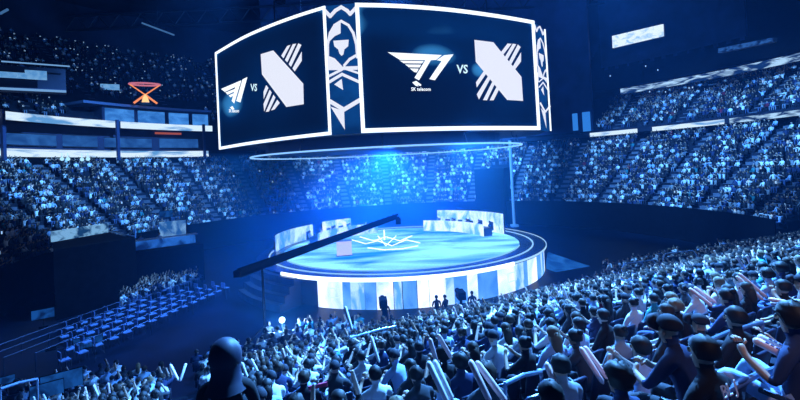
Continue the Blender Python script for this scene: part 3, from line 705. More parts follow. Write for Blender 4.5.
def skin_body(pose, sub=1, detail=True):
    """one continuous seated or standing body grown from a jointed skeleton, facing +Y"""
    J = []; E = []; R_ = []; reg = []
    def j(p, r, parent=None, g=1):
        J.append(Vector(p)); R_.append(r if isinstance(r, tuple) else (r, r)); reg.append(g)
        if parent is not None: E.append((parent, len(J)-1))
        return len(J)-1
    stand = pose.get('stand', False); dz = .40 if stand else 0; lean = pose.get('lean', 0.0); ty = pose.get('turn', 0.0)
    pel = j((0, 0, .50+dz), (.155, .12), None, 2)
    sp1 = j((0, -.03+lean*.3, .66+dz), (.145, .105), pel)
    ch = j((0, -.04+lean*.75, .84+dz-abs(lean)*.1), (.165, .11), sp1)
    nb = j((0, -.03+lean, .985+dz-abs(lean)*.2), (.085, .07), ch)
    hx = ty*.02
    nk = j((hx, -.01+lean*1.1, 1.045+dz-abs(lean)*.25), .056, nb, 0)
    h1 = j((hx, .012+lean*1.2, 1.12+dz-abs(lean)*.3), (.072, .082), nk, 0)
    h2 = j((hx, .006+lean*1.25, 1.19+dz-abs(lean)*.3), (.080, .098), h1, 0)
    h3 = j((hx, -.004+lean*1.25, 1.255+dz-abs(lean)*.3), (.055, .068), h2, 0)
    hands = []
    for sd in (-1, 1):
        A = pose['L' if sd < 0 else 'R']
        sh = j((.188*sd, -.035+lean*.95, .935+dz-abs(lean)*.2), .070, ch if False else nb, 1)
        el = j((A[0][0]*sd, A[0][1]+lean*.8, A[0][2]+dz), .044, sh, 1)
        wr = j((A[1][0]*sd, A[1][1]+lean*.8, A[1][2]+dz), .030, el, 0)
        pm = j((A[2][0]*sd, A[2][1]+lean*.8, A[2][2]+dz), (.036, .024), wr, 0); hands.append((J[wr], J[pm], sd))
        if stand:
            hp = j((.09*sd, 0, .86), .088, pel, 2); kn = j((.10*sd, .02, .48), .062, hp, 2); an = j((.10*sd, -.01, .09), .043, kn, 2); to = j((.11*sd, .14, .04), .036, an, 3)
        else:
            sp_ = pose.get('knee', .12)
            hp = j((.10*sd, .06, .49), .088, pel, 2); kz, ky, az, ay = pose.get('kz', .50), pose.get('ky', .46), pose.get('az', .10), pose.get('ay', .45); kn = j((sp_*sd, ky, kz), .066, hp, 2); an = j((sp_*sd, ay, az), .045, kn, 2); to = j((sp_*sd+.01*sd, ay+.15, az-.06), .038, an, 3)
    me = bpy.data.meshes.new('sk'); me.from_pydata(J, E, []); o = bpy.data.objects.new('sk', me); COL.objects.link(o)
    md = o.modifiers.new('s', 'SKIN'); md.use_smooth_shade = True
    for i, d in enumerate(me.skin_vertices[0].data): d.radius = R_[i]; d.use_root = (i == 0)
    if sub: ms = o.modifiers.new('u', 'SUBSURF'); ms.levels = sub; ms.render_levels = sub
    dg = bpy.context.evaluated_depsgraph_get(); out = bpy.data.meshes.new_from_object(o.evaluated_get(dg)); bpy.data.objects.remove(o)
    V = [v.co.copy() for v in out.vertices]; Fc = [tuple(p.vertices) for p in out.polygons]
    segs = [(J[a], J[b], max(R_[a][0], R_[b][0]), reg[b]) for a, b in E]
    def region(c):
        best = (9, 1)
        for a, b, r, g in segs:
            ab = b-a; t = max(0, min(1, (c-a).dot(ab)/ab.dot(ab))); d = (c-(a+ab*t)).length/r
            if d < best[0]: best = (d, g)
        return best[1]
    mi = []
    for f in Fc:
        c = sum((V[i] for i in f), Vector())/len(f); mi.append(region(c))
    bpy.data.meshes.remove(out)
    b = MB(); b.v = [tuple(v) for v in V]; b.f = Fc; b.m = mi
    head = J[h2]
    if detail:
        for wr_, pm_, sd in hands:   # five fingers and a thumb curled forward from the palm
            d = (pm_-wr_).normalized(); side = d.cross(Vector((0, 0, 1)));
            if side.length < .1: side = Vector((1, 0, 0))
            side.normalize(); nrm = side.cross(d).normalized()
            for q, (off, ln) in enumerate(((-.027, .062), (-.009, .075), (.009, .07), (.027, .054))):
                p0 = pm_+side*off+d*.012; p1 = p0+d*ln*.5; p2 = p1+(d*.7-nrm*.7)*ln*.5
                b.tube([p0, p1, p2], [.010, .009, .007], 5, 0)
            p0 = pm_-side*sd*.03-d*.01; b.tube([p0, p0+(d*.6-side*sd*.8)*.035, p0+(d*.6-side*sd*.8)*.035+d*.025], [.012, .010, .008], 5, 0)
        # nose, ears, eyes, lips
        b.sphere(head+Vector((0, .103, -.012)), .018, 6, 4, 0, (.8, 1, 1.3))
        for sd in (-1, 1):
            b.sphere(head+Vector((sd*.084, -.006, -.012)), .026, 6, 4, 0, (.35, .7, 1.15)); b.sphere(head+Vector((sd*.033, .090, .012)), .011, 6, 4, 3)
        b.sphere(head+Vector((0, .088, -.058)), .02, 6, 4, 0, (1.2, .5, .35))
    return b, head

def hair_mb(style, head, lo=False):
    b = MB(); n, m_ = (14, 8) if not lo else (7, 4)
    def cap(scx, scy, scz, cut, off=Vector((0, -.012, .018)), rough=.0):
        vs = []; rr = 1
        for j_ in range(m_+1):
            t = cut*j_/m_
            for k in range(n):
                p = 2*pi*k/n; fr = 1.0; tt = t
                if sin(p) > .3: tt = min(t, 1.25)       # open at the face
                w_ = 1+rough*(random.random()-.5)
                vs.append(Vector((scx*sin(tt)*cos(p)*w_, scy*sin(tt)*sin(p)*w_, scz*cos(tt)*w_))+head+off)
        b.add(vs, [(j_*n+k, (j_+1)*n+k, (j_+1)*n+(k+1) % n, j_*n+(k+1) % n) for j_ in range(m_) for k in range(n)]+[tuple(m_*n+k for k in range(n))])
    if style == 'short': cap(.100, .118, .118, 1.95, rough=.11)
    elif style == 'bushy': cap(.115, .130, .130, 2.1, rough=.22)
    elif style == 'long':
        cap(.102, .120, .118, 1.9, rough=.09)
        b.tube([head+Vector((0, -.05, .05)), head+Vector((0, -.078, -.06)), head+Vector((0, -.10, -.18)), head+Vector((0, -.12, -.30))], [.075, .09, .085, .045], 8)
    elif style == 'ponytail':
        cap(.097, .115, .113, 1.9, rough=.03)
        b.tube([head+Vector((0, -.11, .05)), head+Vector((0, -.165, .02)), head+Vector((0, -.16, -.10)), head+Vector((0, -.15, -.19))], [.022, .036, .034, .012], 7)
    elif style == 'bun':
        cap(.097, .115, .113, 1.9, rough=.03); b.sphere(head+Vector((0, -.10, .10)), .045, 8, 5)
    elif style == 'cap':
        cap(.100, .118, .118, 1.55); b.tube([head+Vector((0, .08, .04)), head+Vector((0, .17, .03))], [.085, .06], 8)
    elif style == 'headphones':
        cap(.097, .115, .115, 1.95, rough=.04)
        b.tube([head+Vector((.108*cos(q), 0, .02+.125*sin(q))) for q in np.linspace(0, pi, 9)], .014, 6)
        for sd in (-1, 1): b.sphere(head+Vector((sd*.108, 0, 0)), .045, 8, 5, 0, (.5, 1, 1.1))
    return b

POSES = {
    'hands in lap': dict(L=[(.25, .05, .72), (.16, .27, .60), (.09, .34, .59)], R=[(.25, .05, .72), (.16, .27, .60), (.09, .34, .59)]),
    'clapping': dict(L=[(.27, .13, .78), (.09, .33, .95), (.04, .36, 1.03)], R=[(.27, .13, .78), (.09, .33, .95), (.05, .37, 1.02)]),
    'both arms raised': dict(L=[(.32, .08, 1.08), (.27, .14, 1.33), (.25, .16, 1.42)], R=[(.33, .06, 1.10), (.28, .10, 1.36), (.27, .12, 1.45)]),
    'one arm raised': dict(L=[(.25, .05, .72), (.16, .27, .60), (.09, .34, .59)], R=[(.32, .10, 1.06), (.24, .2, 1.30), (.22, .22, 1.39)]),
    'holding up a phone': dict(L=[(.26, .16, .86), (.10, .30, 1.08), (.05, .33, 1.15)], R=[(.26, .16, .86), (.10, .30, 1.08), (.05, .33, 1.15)]),
    'leaning forward': dict(lean=.16, L=[(.24, .14, .68), (.12, .34, .70), (.05, .36, .76)], R=[(.24, .14, .68), (.12, .34, .70), (.05, .36, .76)], knee=.17),
    'holding two batons': dict(L=[(.27, .12, .84), (.17, .32, .99), (.14, .36, 1.06)], R=[(.27, .12, .84), (.17, .32, .99), (.14, .36, 1.06)]),
    'leaning back': dict(lean=-.06, L=[(.28, .02, .70), (.27, .24, .66), (.26, .32, .66)], R=[(.28, .02, .70), (.27, .24, .66), (.26, .32, .66)], knee=.2),
    'knees up': dict(kz=.66, ky=.42, az=.26, ay=.62, knee=.20, L=[(.29, .02, .72), (.24, .24, .86), (.20, .30, .94)], R=[(.29, .02, .72), (.24, .24, .86), (.20, .30, .94)]),
    'standing': dict(stand=True, L=[(.25, .02, .70), (.22, .14, .50), (.21, .17, .42)], R=[(.25, .02, .70), (.22, .14, .50), (.21, .17, .42)]),
    'standing with arms up': dict(stand=True, L=[(.30, .08, 1.10), (.25, .14, 1.34), (.24, .16, 1.43)], R=[(.30, .08, 1.10), (.25, .14, 1.34), (.24, .16, 1.43)]),
}
PB = {}; PH = {}; HAIR = {}
STY = ['short', 'bushy', 'long', 'ponytail', 'bun', 'cap', 'headphones']
for pn, pd in POSES.items():
    b, h = skin_body(pd); me = b.mesh('body_'+pn.replace(' ', '_'), [skin_m[0], shirt_m['white'], trouser_m[0], shoe_m], True); PB[pn] = me; PH[pn] = h
    for st in STY:
        if st in ('cap',): hm = hair_mb(st, h)
        else: hm = hair_mb(st, h)
        HAIR[pn, st] = hm.mesh('hair_'+st, hair_m['black'], True)
HAIRWORD = {'short': 'short %s hair', 'bushy': 'bushy %s hair', 'long': 'long %s hair', 'ponytail': '%s ponytail', 'bun': '%s hair bun', 'cap': 'dark baseball cap', 'headphones': '%s hair, headphones'}
cap_ms = mat('cap_cloth', (.006, .008, .02), .8)

def make_person(loc, rz, pose, shirt, style, hc='black', trouser=0, sk=0, scale=1.0, label='', group=None):
    o = bpy.data.objects.new('person', PB[pose]); COL.objects.link(o); o.location = loc; o.rotation_euler = (0, 0, rz); o.scale = (scale,)*3
    for i, mm in ((0, skin_m[sk]), (1, shirt_m[shirt]), (2, trouser_m[trouser])):
        o.material_slots[i].link = 'OBJECT'; o.material_slots[i].material = mm
    h = bpy.data.objects.new('cap' if style == 'cap' else 'hair', HAIR[pose, style]); COL.objects.link(h); h.parent = o
    h.material_slots[0].link = 'OBJECT'; h.material_slots[0].material = cap_ms if style == 'cap' else hair_m[hc]
    tag(o, label, 'person', group); return o

# seat with pan, back shell, armrests; occupant faces +Y
def seat_meshes():
    b = MB(); vs = []; n = 6
    for j_, (z, y) in enumerate(((.40, -.16), (.55, -.19), (.72, -.22), (.82, -.245), (.86, -.26))):
        hw = .225 if j_ < 4 else .19
        for k in range(n+1):
            x = -hw+2*hw*k/n; yy = y-.035*(1-(x/.23)**2); vs.append((x, yy, z+(.02*(1-(x/.23)**2) if j_ == 4 else 0)))
    L = len(vs); vs += [(x, y-.045, z) for x, y, z in vs]; fs = []
    for j_ in range(4):
        for k in range(n):
            a_ = j_*(n+1)+k; fs += [(a_, a_+1, a_+n+2, a_+n+1), (L+a_, L+a_+n+1, L+a_+n+2, L+a_+1)]
    for k in range(n): fs += [(4*(n+1)+k, 4*(n+1)+k+1, L+4*(n+1)+k+1, L+4*(n+1)+k), (k, L+k, L+k+1, k+1)]
    for j_ in range(4):
        a_ = j_*(n+1); fs.append((a_, a_+n+1, L+a_+n+1, L+a_)); a_ += n; fs.append((a_, L+a_, L+a_+n+1, a_+n+1))
    b.add(vs, fs); back = b.mesh('seat_back_shell', seat_m, True)
    b = MB(); b.box((0, .03, .41), (.43, .42, .07)); pan = b.mesh('seat_pan', seat_pad)
    b = MB(); b.tube([(-.25, -.15, .60), (-.25, .15, .62)], .022, 6); b.tube([(-.25, -.12, .60), (-.25, -.12, 0)], .02, 6); arm = b.mesh('armrest', steel)
    return back, pan, arm
SB, SPAN, SARM = seat_meshes()
def make_seat(loc, rz, label, group):
    o = bpy.data.objects.new('arena_seat', SB); COL.objects.link(o); o.location = loc; o.rotation_euler = (0, 0, rz); tag(o, label, 'seat', group)
    for nm_, me in (('seat_cushion', SPAN), ('armrest', SARM)):
        q = bpy.data.objects.new(nm_, me); COL.objects.link(q); q.parent = o
    return o

# ---- low detail people for the uncountable far crowd, replicated into one mesh
def tri_arrays(b, headpos=None):
    """MB with region ids -> arrays of verts, tris, region per tri corner split"""
    V = np.array(b.v, np.float32); T = []; G = []
    for f, g in zip(b.f, b.m):
        for k in range(1, len(f)-1): T.append((f[0], f[k], f[k+1])); G.append(g)
    return V, np.array(T, np.int32), np.array(G, np.int32)
def mid_person(pose, style):
    b, h = skin_body(POSES[pose], 0, False)
    hm = hair_mb(style, h, True); o = len(b.v); b.v += hm.v; b.f += [tuple(i+o for i in f) for f in hm.f]; b.m += [4]*len(hm.f)
    return tri_arrays(b)
def far_person(kind):
    b = MB()
    def loft(rings, mi, n=6):
        vs = []; 
        for (x, y, z, rx, ry) in rings: vs += [(x+rx*cos(2*pi*k/n), y+ry*sin(2*pi*k/n), z) for k in range(n)]
        b.add(vs, [(i*n+k, i*n+(k+1) % n, (i+1)*n+(k+1) % n, (i+1)*n+k) for i in range(len(rings)-1) for k in range(n)]+[tuple((len(rings)-1)*n+k for k in range(n))], mi)
    loft([(0, 0, .42, .17, .13), (0, -.03, .70, .16, .11), (0, -.03, .93, .20, .12), (0, -.02, 1.01, .07, .06)], 1)
    b.sphere((0, 0, 1.155), .092, 6, 4, 0, (.95, 1.05, 1.25)); b.sphere((0, -.018, 1.185), .098, 6, 3, 4, (1, 1.02, 1.1))
    for sd in (-1, 1):
        if kind == 0: P = [(.2*sd, -.02, .93), (.26*sd, .08, .70), (.10*sd, .32, .60)]
        elif kind == 1: P = [(.2*sd, -.02, .93), (.27*sd, .14, .80), (.06*sd, .34, 1.0)]
        else: P = [(.2*sd, -.02, .93), (.33*sd, .05, 1.10), (.28*sd, .10, 1.42)]
        b.tube(P[:2], [.06, .05], 4, 1, cap=False); b.tube(P[1:], [.05, .035], 4, 1 if kind == 0 else 0)
        b.tube([(.1*sd, .05, .48), (.12*sd, .47, .50), (.12*sd, .46, .04)], [.085, .07, .05], 4, 2, cap=False)
    return tri_arrays(b)
SH_L = list(SHIRTS.keys())
def crowd_mesh(name, variants, places, probs, label, cat='crowd', scale_j=.06, dim=1.0):
    """places: (x, y, z, rz); one object with a cloth colour attribute per person"""
    VV = []; TT = []; CC = []; off = 0
    cols = np.array([SHIRTS[k] for k in probs[0]]); pr = np.array(probs[1]); pr = pr/pr.sum()
    tc = np.array([(.015, .018, .03), (.06, .10, .22), (.2, .25, .35)]); hcx = np.array([(.01, .009, .01), (.035, .02, .012), (.2, .14, .08)])
    for (x, y, z, rz) in places:
        V, T, G = variants[rng.integers(len(variants))]
        s = 1+scale_j*(rng.random()-.5)*2; c_, s_ = cos(rz), sin(rz)
        P = V*s; Q = np.empty_like(P); Q[:, 0] = P[:, 0]*c_-P[:, 1]*s_+x; Q[:, 1] = P[:, 0]*s_+P[:, 1]*c_+y; Q[:, 2] = P[:, 2]+z
        pal = np.array([SKINS[rng.integers(4)], cols[rng.choice(len(cols), p=pr)]*(.8+.4*rng.random()), tc[rng.choice(3, p=[.6, .3, .1])], (.05, .05, .06), hcx[rng.choice(3, p=[.75, .2, .05])]])
        VV.append(Q); TT.append(T+off); CC.append(pal[G]); off += len(Q)
    V = np.concatenate(VV); T = np.concatenate(TT); Cc = np.concatenate(CC)
    me = bpy.data.meshes.new(name); me.vertices.add(len(V)); me.vertices.foreach_set('co', V.astype(np.float32).ravel())
    me.loops.add(len(T)*3); me.loops.foreach_set('vertex_index', T.astype(np.int32).ravel())
    me.polygons.add(len(T)); me.polygons.foreach_set('loop_start', np.arange(0, len(T)*3, 3, dtype=np.int32)); me.update(calc_edges=True)
    at = me.attributes.new('cloth', 'FLOAT_COLOR', 'FACE'); arr = np.ones((len(T), 4), np.float32); arr[:, :3] = Cc; at.data.foreach_set('color', arr.ravel())
    if 'crowd_cloth' not in MATS:
        mm = mat('crowd_cloth', (.5, .5, .5), .8, spec=.3); nt = mm.node_tree; an = nt.nodes.new('ShaderNodeAttribute'); an.attribute_name = 'cloth'
        nt.links.new(an.outputs['Color'], nt.nodes['Principled BSDF'].inputs['Base Color'])
    me.materials.append(MATS['crowd_cloth']); me.validate()
    o = bpy.data.objects.new(name, me); COL.objects.link(o); return tag(o, label, cat, None, 'stuff')
def rep_mesh(name, b, places, mt, label, cat, kind='stuff'):
    V, T, G = tri_arrays(b); VV = []; TT = []; off = 0
    for (x, y, z, rz) in places:
        c_, s_ = cos(rz), sin(rz); Q = np.empty_like(V); Q[:, 0] = V[:, 0]*c_-V[:, 1]*s_+x; Q[:, 1] = V[:, 0]*s_+V[:, 1]*c_+y; Q[:, 2] = V[:, 2]+z
        VV.append(Q); TT.append(T+off); off += len(V)
    V = np.concatenate(VV); T = np.concatenate(TT)
    me = bpy.data.meshes.new(name); me.vertices.add(len(V)); me.vertices.foreach_set('co', V.astype(np.float32).ravel())
    me.loops.add(len(T)*3); me.loops.foreach_set('vertex_index', T.ravel()); me.polygons.add(len(T))
    me.polygons.foreach_set('loop_start', np.arange(0, len(T)*3, 3, dtype=np.int32)); me.update(calc_edges=True); me.materials.append(mt)
    o = bpy.data.objects.new(name, me); COL.objects.link(o); return tag(o, label, cat, None, kind)

far_v = [far_person(0), far_person(0), far_person(1), far_person(2)]
def near_aisle(a_, r, lst, hw): return any(abs((a_-q))*pi/180*r < hw for q in lst)
def in_view(p, mg=15):
    x, y = proj(p); return -mg < x < 800+mg and -mg < y < 400+mg
def ring_places(rws, a0, a1, aisles, fill=.93, hw=.75, pitch=.56):
    out = []
    for r, z in rws:
        n = int(radians(a1-a0)*r/pitch)
        for i in range(n):
            a_ = a0+(a1-a0)*(i+.5)/n
            if near_aisle(a_, r, aisles, hw) or rng.random() > fill: continue
            p = pol(r+.1, a_+rng.normal()*.08, z)
            if not in_view(p+Vector((0, 0, 1))): continue
            out.append((p.x, p.y, z, radians(a_+90)+rng.normal()*.2))
    return out
low = [q for q in ring_places(rows, A0, 204, AISLES) if not (60.5 < degrees(atan2(q[1]-42, q[0])) < 66.8 and q[2] < 9.0)]
WP = (['white', 'black', 'navy', 'grey', 'pale blue', 'charcoal', 'teal', 'red'], [20, 32, 16, 8, 8, 14, 2, .4])
crowd_mesh('lower_bowl_crowd', far_v, low, WP, 'distant seated crowd filling the lower bowl around the stage')
club = ring_places(RT, A0, 44, [4, 16, 28, 40], .88, .7)
crowd_mesh('club_crowd', far_v, club, WP, 'distant seated crowd in the club level on the right between the ribbon screens')
ud = ring_places(UD, 122, 200, [127, 139, 151, 163, 175, 187], .5, .6, .7)
ud = [q for q in ud if not (132 < degrees(atan2(q[1]-42, q[0])) < 157.5 and hypot(q[0], q[1]-42) < 53.5)]
crowd_mesh('upper_deck_crowd', far_v[:2], ud, WP, 'dim scattered crowd in the dark upper deck on the left')
# empty and occupied far seats
sbk = MB(); sbk.box((0, -.25, .62), (.46, .05, .42)); sbk.box((0, .0, .40), (.44, .42, .06))
rep_mesh('far_seats', sbk, [q for q in low if rng.random() < .6] , seat_m, 'rows of navy seats under the distant crowd in the lower bowl', 'seats')
# phone lights
ph = MB(); ph.box((0, 0, 0), (.16, .04, .24))
pl = []
for q in ud:
    if rng.random() < .20: pl.append((q[0], q[1], q[2]+1.05, q[3]))
for q in low+club:
    if rng.random() < .03: pl.append((q[0]+.3*cos(q[3]+pi/2), q[1]+.3*sin(q[3]+pi/2), q[2]+1.0, q[3]))
for q in ring_places(UDR, A0, 49, [0], .02, .1, .7): pl.append((q[0], q[1], q[2]+1.0, q[3]))
rep_mesh('phone_lights', ph, pl, emit('phone_glow', (.36, .62, 1), 1.0), 'small glowing phones scattered through the dark stands', 'phone lights')

# ---- foreground rows
FACE = atan2(NV.y, NV.x)-pi/2
def _kp(px, py, Y, w_):
    q = at_depth(px, py, Y); return (q.x, q.y, w_)
KEEP = [_kp(262, 264, 26.5, 1.5), _kp(282, 320, 25.4, .8), _kp(386, 318, 26.5, .6), _kp(437, 310, 27, .6), _kp(445, 303, 27, .6), _kp(472, 296, 27.5, .6), _kp(384, 320, 26.4, 1.2), _kp(462, 320, 27.2, 1.2)]
cand = []
for k in range(0, 64):
    s = FS0+DS*k; z = fz(k)
    for i in range(-60, 110):
        t = i*.60+(.30 if k % 2 else 0); p = fpos(s, t)
        if p.y < 1.8: continue
        if i % 24 in (0, 1) and k > 4: continue      # cross aisles
        d2 = hypot(p.x-C[0], p.y-C[1])
        if p.y > 16 and d2 > 30.2: continue
        if hypot(p.x-SC[0], p.y-SC[1]) < 17.6: continue
        x, y = proj(p+Vector((0, 0, z+1.2)))
        if not (-12 < x < 815 and y < 432): continue
        if z < .01:
            if y < 372-(x-60)*.18 and x < 262: continue
            if p.y > 47: continue
            if p.x < 0 and p.y > 28: continue
        if x < 262 and y < 372-(x-60)*.18: continue
        if x < 60 and y < 372: continue
        yb = 322 if x < 300 else 314 if x < 440 else 314-(x-440)*.3 if x < 540 else 268 if x < 600 else 266-(x-600)*.16
        if y < yb-6: continue
        if z < .01 and any(hypot(p.x-a_, p.y-b_) < w_ for a_, b_, w_ in KEEP): continue
        if p.y < 5.2 and x > 585: continue
        cand.append((p.y, k, i, p, z, x, y))
print('foreground candidates', len(cand))
cand.sort(key=lambda q: q[0])
NEAR = cand[:330]; MIDC = cand[330:]
targets = {}   # batons: (base px, top px, base px2, top px2)
PAIRS = [((447, 402), (428, 361), (452, 400), (434, 360)), ((490, 402), (470, 360), (506, 402), (476, 361)), ((562, 402), (546, 362), (573, 402), (556, 359)),
         ((603, 383), (580, 347), (607, 378), (584, 346)), ((626, 366), (615, 329), (628, 365), (618, 329)), ((800, 364), (753, 339), (802, 359), (757, 336)),
         ((712, 306), (689, 288), (716, 303), (694, 287)), ((766, 297), (738, 273), (763, 300), (736, 276)), ((706, 330), (690, 315), (712, 331), (694, 315)),
         ((352, 330), (345, 306), (379, 362), (371, 336)), ((178, 380), (170, 364), (180, 381), (186, 363)), ((800, 305), (768, 299), (801, 309), (770, 303))]
orders = {}
rowmap = {}
for q in sorted(NEAR, key=lambda q: (q[1], q[5])): rowmap.setdefault(q[1], []).append(q)
ORD = ['zeroth', 'first', 'second', 'third', 'fourth', 'fifth', 'sixth', 'seventh', 'eighth', 'ninth', 'tenth', 'eleventh', 'twelfth', 'thirteenth', 'fourteenth', 'fifteenth', 'sixteenth', 'seventeenth', 'eighteenth', 'nineteenth', 'twentieth']
def ordw(n):
    if n <= 20: return ORD[n]
    tens = {2: 'twenty', 3: 'thirty', 4: 'forty', 5: 'fifty'}[n//10]; return tens+'-'+ORD[n % 10] if n % 10 else tens[:-1]+'ieth'
shw = (['white', 'black', 'navy', 'grey', 'pale blue', 'charcoal', 'teal', 'red'], np.array([25, 30, 15, 6, 10, 11, 2, 1])/100.)
posw = (['hands in lap', 'clapping', 'both arms raised', 'one arm raised', 'holding up a phone', 'leaning forward', 'leaning back', 'holding two batons'], np.array([41, 15, 1, 3, 6, 18, 14, 2])/100.)
stw = (STY, np.array([34, 15, 20, 8, 5, 12, 6])/100.)
baton_m = mat('baton_film', (.92, .60, .58), .35); baton_w = mat('baton_white_film', (.92, .82, .84), .35)
bm_ = MB(); Lb = .62
bm_.tube([(0, 0, -.02), (0, 0, 0), (0, 0, .04), (0, 0, .5*Lb), (0, 0, Lb-.06), (0, 0, Lb-.015), (0, 0, Lb)], [.008, .022, .035, .037, .037, .026, .006], 10)
BAT = bm_.mesh('baton', baton_m, True)
bm_ = MB(); 
for q in range(5): bm_.box((0, .036, .16+.07*q), (.03, .006, .045))
BMARK = bm_.mesh('printed_band', mat('print_dark', (.05, .05, .12), .5))
def make_baton(p0, p1, label, group=None, mt=None, mark=False, L=None):
    o = bpy.data.objects.new('inflatable_baton', BAT); COL.objects.link(o)
    d = Vector(p1)-Vector(p0); o.location = p0; o.rotation_mode = 'QUATERNION'; o.rotation_quaternion = d.to_track_quat('Z', 'Y'); sc_ = (L or d.length)/Lb
    o.scale = (max(.9, min(1.2, sc_)), max(.9, min(1.2, sc_)), sc_)
    if mt: o.material_slots[0].link = 'OBJECT'; o.material_slots[0].material = mt
    if mark:
        q = bpy.data.objects.new('printed_band', BMARK); COL.objects.link(q); q.parent = o
    return tag(o, label, 'baton', group)
# special seats: nearest candidates to given picture places get fixed looks
SPECIAL = [((460, 380), dict(pose='holding two batons', shirt='navy', style='bushy', name='bushy haired person in navy holding batons near the bottom centre')),
           ((186, 382), dict(pose='leaning forward', shirt='white', style='short', name='white shirted person leaning forward near the lower left corner')),
           ((122, 358), dict(pose='clapping', shirt='white', style='short', name='pale shirted person clapping at the lower left')),
           ((365, 380), dict(pose='clapping', shirt='white', style='short', name='white shirted person clapping beside a dark red placard'))]
FIXED = [((640, 348), 4.9, 'clapping', 'pale blue', 'short', 0, 'pale blue shirted person clapping left of the dark capped head'),
         ((791, 318), 3.7, 'knees up', 'navy', 'bushy', 2, 'dark haired person in navy with pale blue jeans knees raised, lower right edge'),
         ((703, 352), 3.5, 'hands in lap', 'black', 'short', 0, 'person in black hoodie with white letters across the shoulders'),
         ((668, 329), 4.0, 'leaning forward', 'navy', 'cap', 0, 'person in navy top and dark cap beside the lettered hoodie'),
         ((618, 378), 3.9, 'hands in lap', 'navy', 'bushy', 0, 'dark bushy haired person in navy left of the dark cap'),
         ((735, 318), 5.0, 'leaning back', 'black', 'short', 0, 'black shirted person reclining just above the pale jeans knees')]
used = {}
for (tx, ty_), sp_ in SPECIAL:
    best = min((q for q in NEAR if (q[1], q[2]) not in used), key=lambda q: (q[5]-tx)**2+(q[6]-ty_)**2)
    used[(best[1], best[2])] = sp_
seat_rows = {}
for rn, k in enumerate(sorted(rowmap)):
    for ci, q in enumerate(rowmap[k]):
        _, k_, i_, p, z, px_, py_ = q
        rz = FACE+rng.normal()*.12
        base = Vector((p.x, p.y, z))
        sp_ = used.get((k_, i_))
        make_seat(base, FACE, 'navy arena seat, %s from the left in the %s row from the camera' % (ordw(ci+1), ordw(rn+1)), 'navy seats in the near stand')
        if sp_ is None and rng.random() < (.30 if p.y < 9 else .10): continue
        if sp_: pose, shirt, style = sp_['pose'], sp_['shirt'], sp_['style']; tr = sp_.get('trouser', 0); hc = 'black'
        else:
            pose = posw[0][rng.choice(8, p=posw[1])]; shirt = shw[0][rng.choice(8, p=shw[1])]; style = stw[0][rng.choice(7, p=stw[1])]; tr = int(rng.choice(3, p=[.6, .25, .15])); hc = ['black', 'brown', 'fair'][rng.choice(3, p=[.80, .17, .03])]
        if z < .01 and rng.random() < .10: pose = 'standing'
        hw_ = (HAIRWORD[style] % hc) if '%s' in HAIRWORD[style] else HAIRWORD[style]
        lab = sp_['name'] if sp_ else 'spectator in %s shirt, %s, %s, %s from left, %s row' % (shirt, hw_, {'holding two batons': 'with batons', 'holding up a phone': 'filming', 'both arms raised': 'arms up', 'standing': 'standing'}.get(pose, pose), ordw(ci+1), ordw(rn+1))
        sc_ = 1+rng.normal()*.03
        o = make_person(base+NV*.0, rz, pose, shirt, style, hc, tr, int(rng.integers(4)), sc_, lab, 'spectators in the near stand')
        if pose == 'holding two batons':
            R = Matrix.Rotation(rz, 3, 'Z')
            for sd in (-1, 1):
                h = base+R@(Vector((.14*sd, .37, 1.06))*sc_)
                d = Vector((-.35+rng.normal()*.12, .10, .9))
                make_baton(h-d*.05, h+d*.42, '%s inflatable baton held by the %s person from left in %s row' % ('left' if sd < 0 else 'right', ordw(ci+1), ordw(rn+1)), 'inflatable batons', [baton_m, baton_w][int(rng.random() < .4)])
for (hx_, hy_), dY, pose, shirt, style, tr, nm in FIXED:
    hp_ = at_depth(hx_, hy_, dY); R = Matrix.Rotation(FACE, 3, 'Z'); hd = PH[pose]; base = hp_-R@hd
    zt = max(tread(base.dot(NV)), 0); print('fixed', nm[:20], 'base', round(base.z, 2), 'tread', round(zt, 2))
    o = make_person(base, FACE, pose, shirt, style, 'black', tr, 1, 1.0, nm)
    make_seat(base, FACE, 'navy arena seat under the '+' '.join(nm.split(' ')[:9]), 'navy seats in the near stand')
    if 'letters' in nm:
        cu = bpy.data.curves.new('lettering', 'FONT'); cu.body = 'BL J'; cu.size = .13; cu.extrude = .004; cu.align_x = 'CENTER'
        tmp = bpy.data.objects.new('t', cu); COL.objects.link(tmp); dg = bpy.context.evaluated_depsgraph_get(); me = bpy.data.meshes.new_from_object(tmp.evaluated_get(dg)); bpy.data.objects.remove(tmp)
        me.materials.append(shirt_m['white']); to = bpy.data.objects.new('lettering', me); COL.objects.link(to); to.parent = o
        to.location = (0, -.172, .93); to.rotation_euler = (radians(78), 0, 0)
# mid and far part of the near stand as one mass
midv = [mid_person(pn, st) for pn, st in (('hands in lap', 'short'), ('clapping', 'bushy'), ('leaning forward', 'short'), ('leaning back', 'long'), ('one arm raised', 'short'), ('holding up a phone', 'cap'))]
MP = [(q[3].x+rng.normal()*.04, q[3].y+rng.normal()*.04, q[4], FACE+rng.normal()*.3+.0) for q in MIDC if rng.random() < .94]
crowd_mesh('floor_crowd', midv, MP, (['white', 'black', 'navy', 'grey', 'pale blue', 'charcoal', 'teal', 'red'], [25, 32, 14, 6, 10, 11, 1.5, .5]), 'dense seated crowd between the near rows and the stage')
rep_mesh('floor_seats', sbk, [(q[3].x, q[3].y, q[4], FACE) for q in MIDC], seat_m, 'navy seats under the dense crowd between near rows and stage', 'seats')

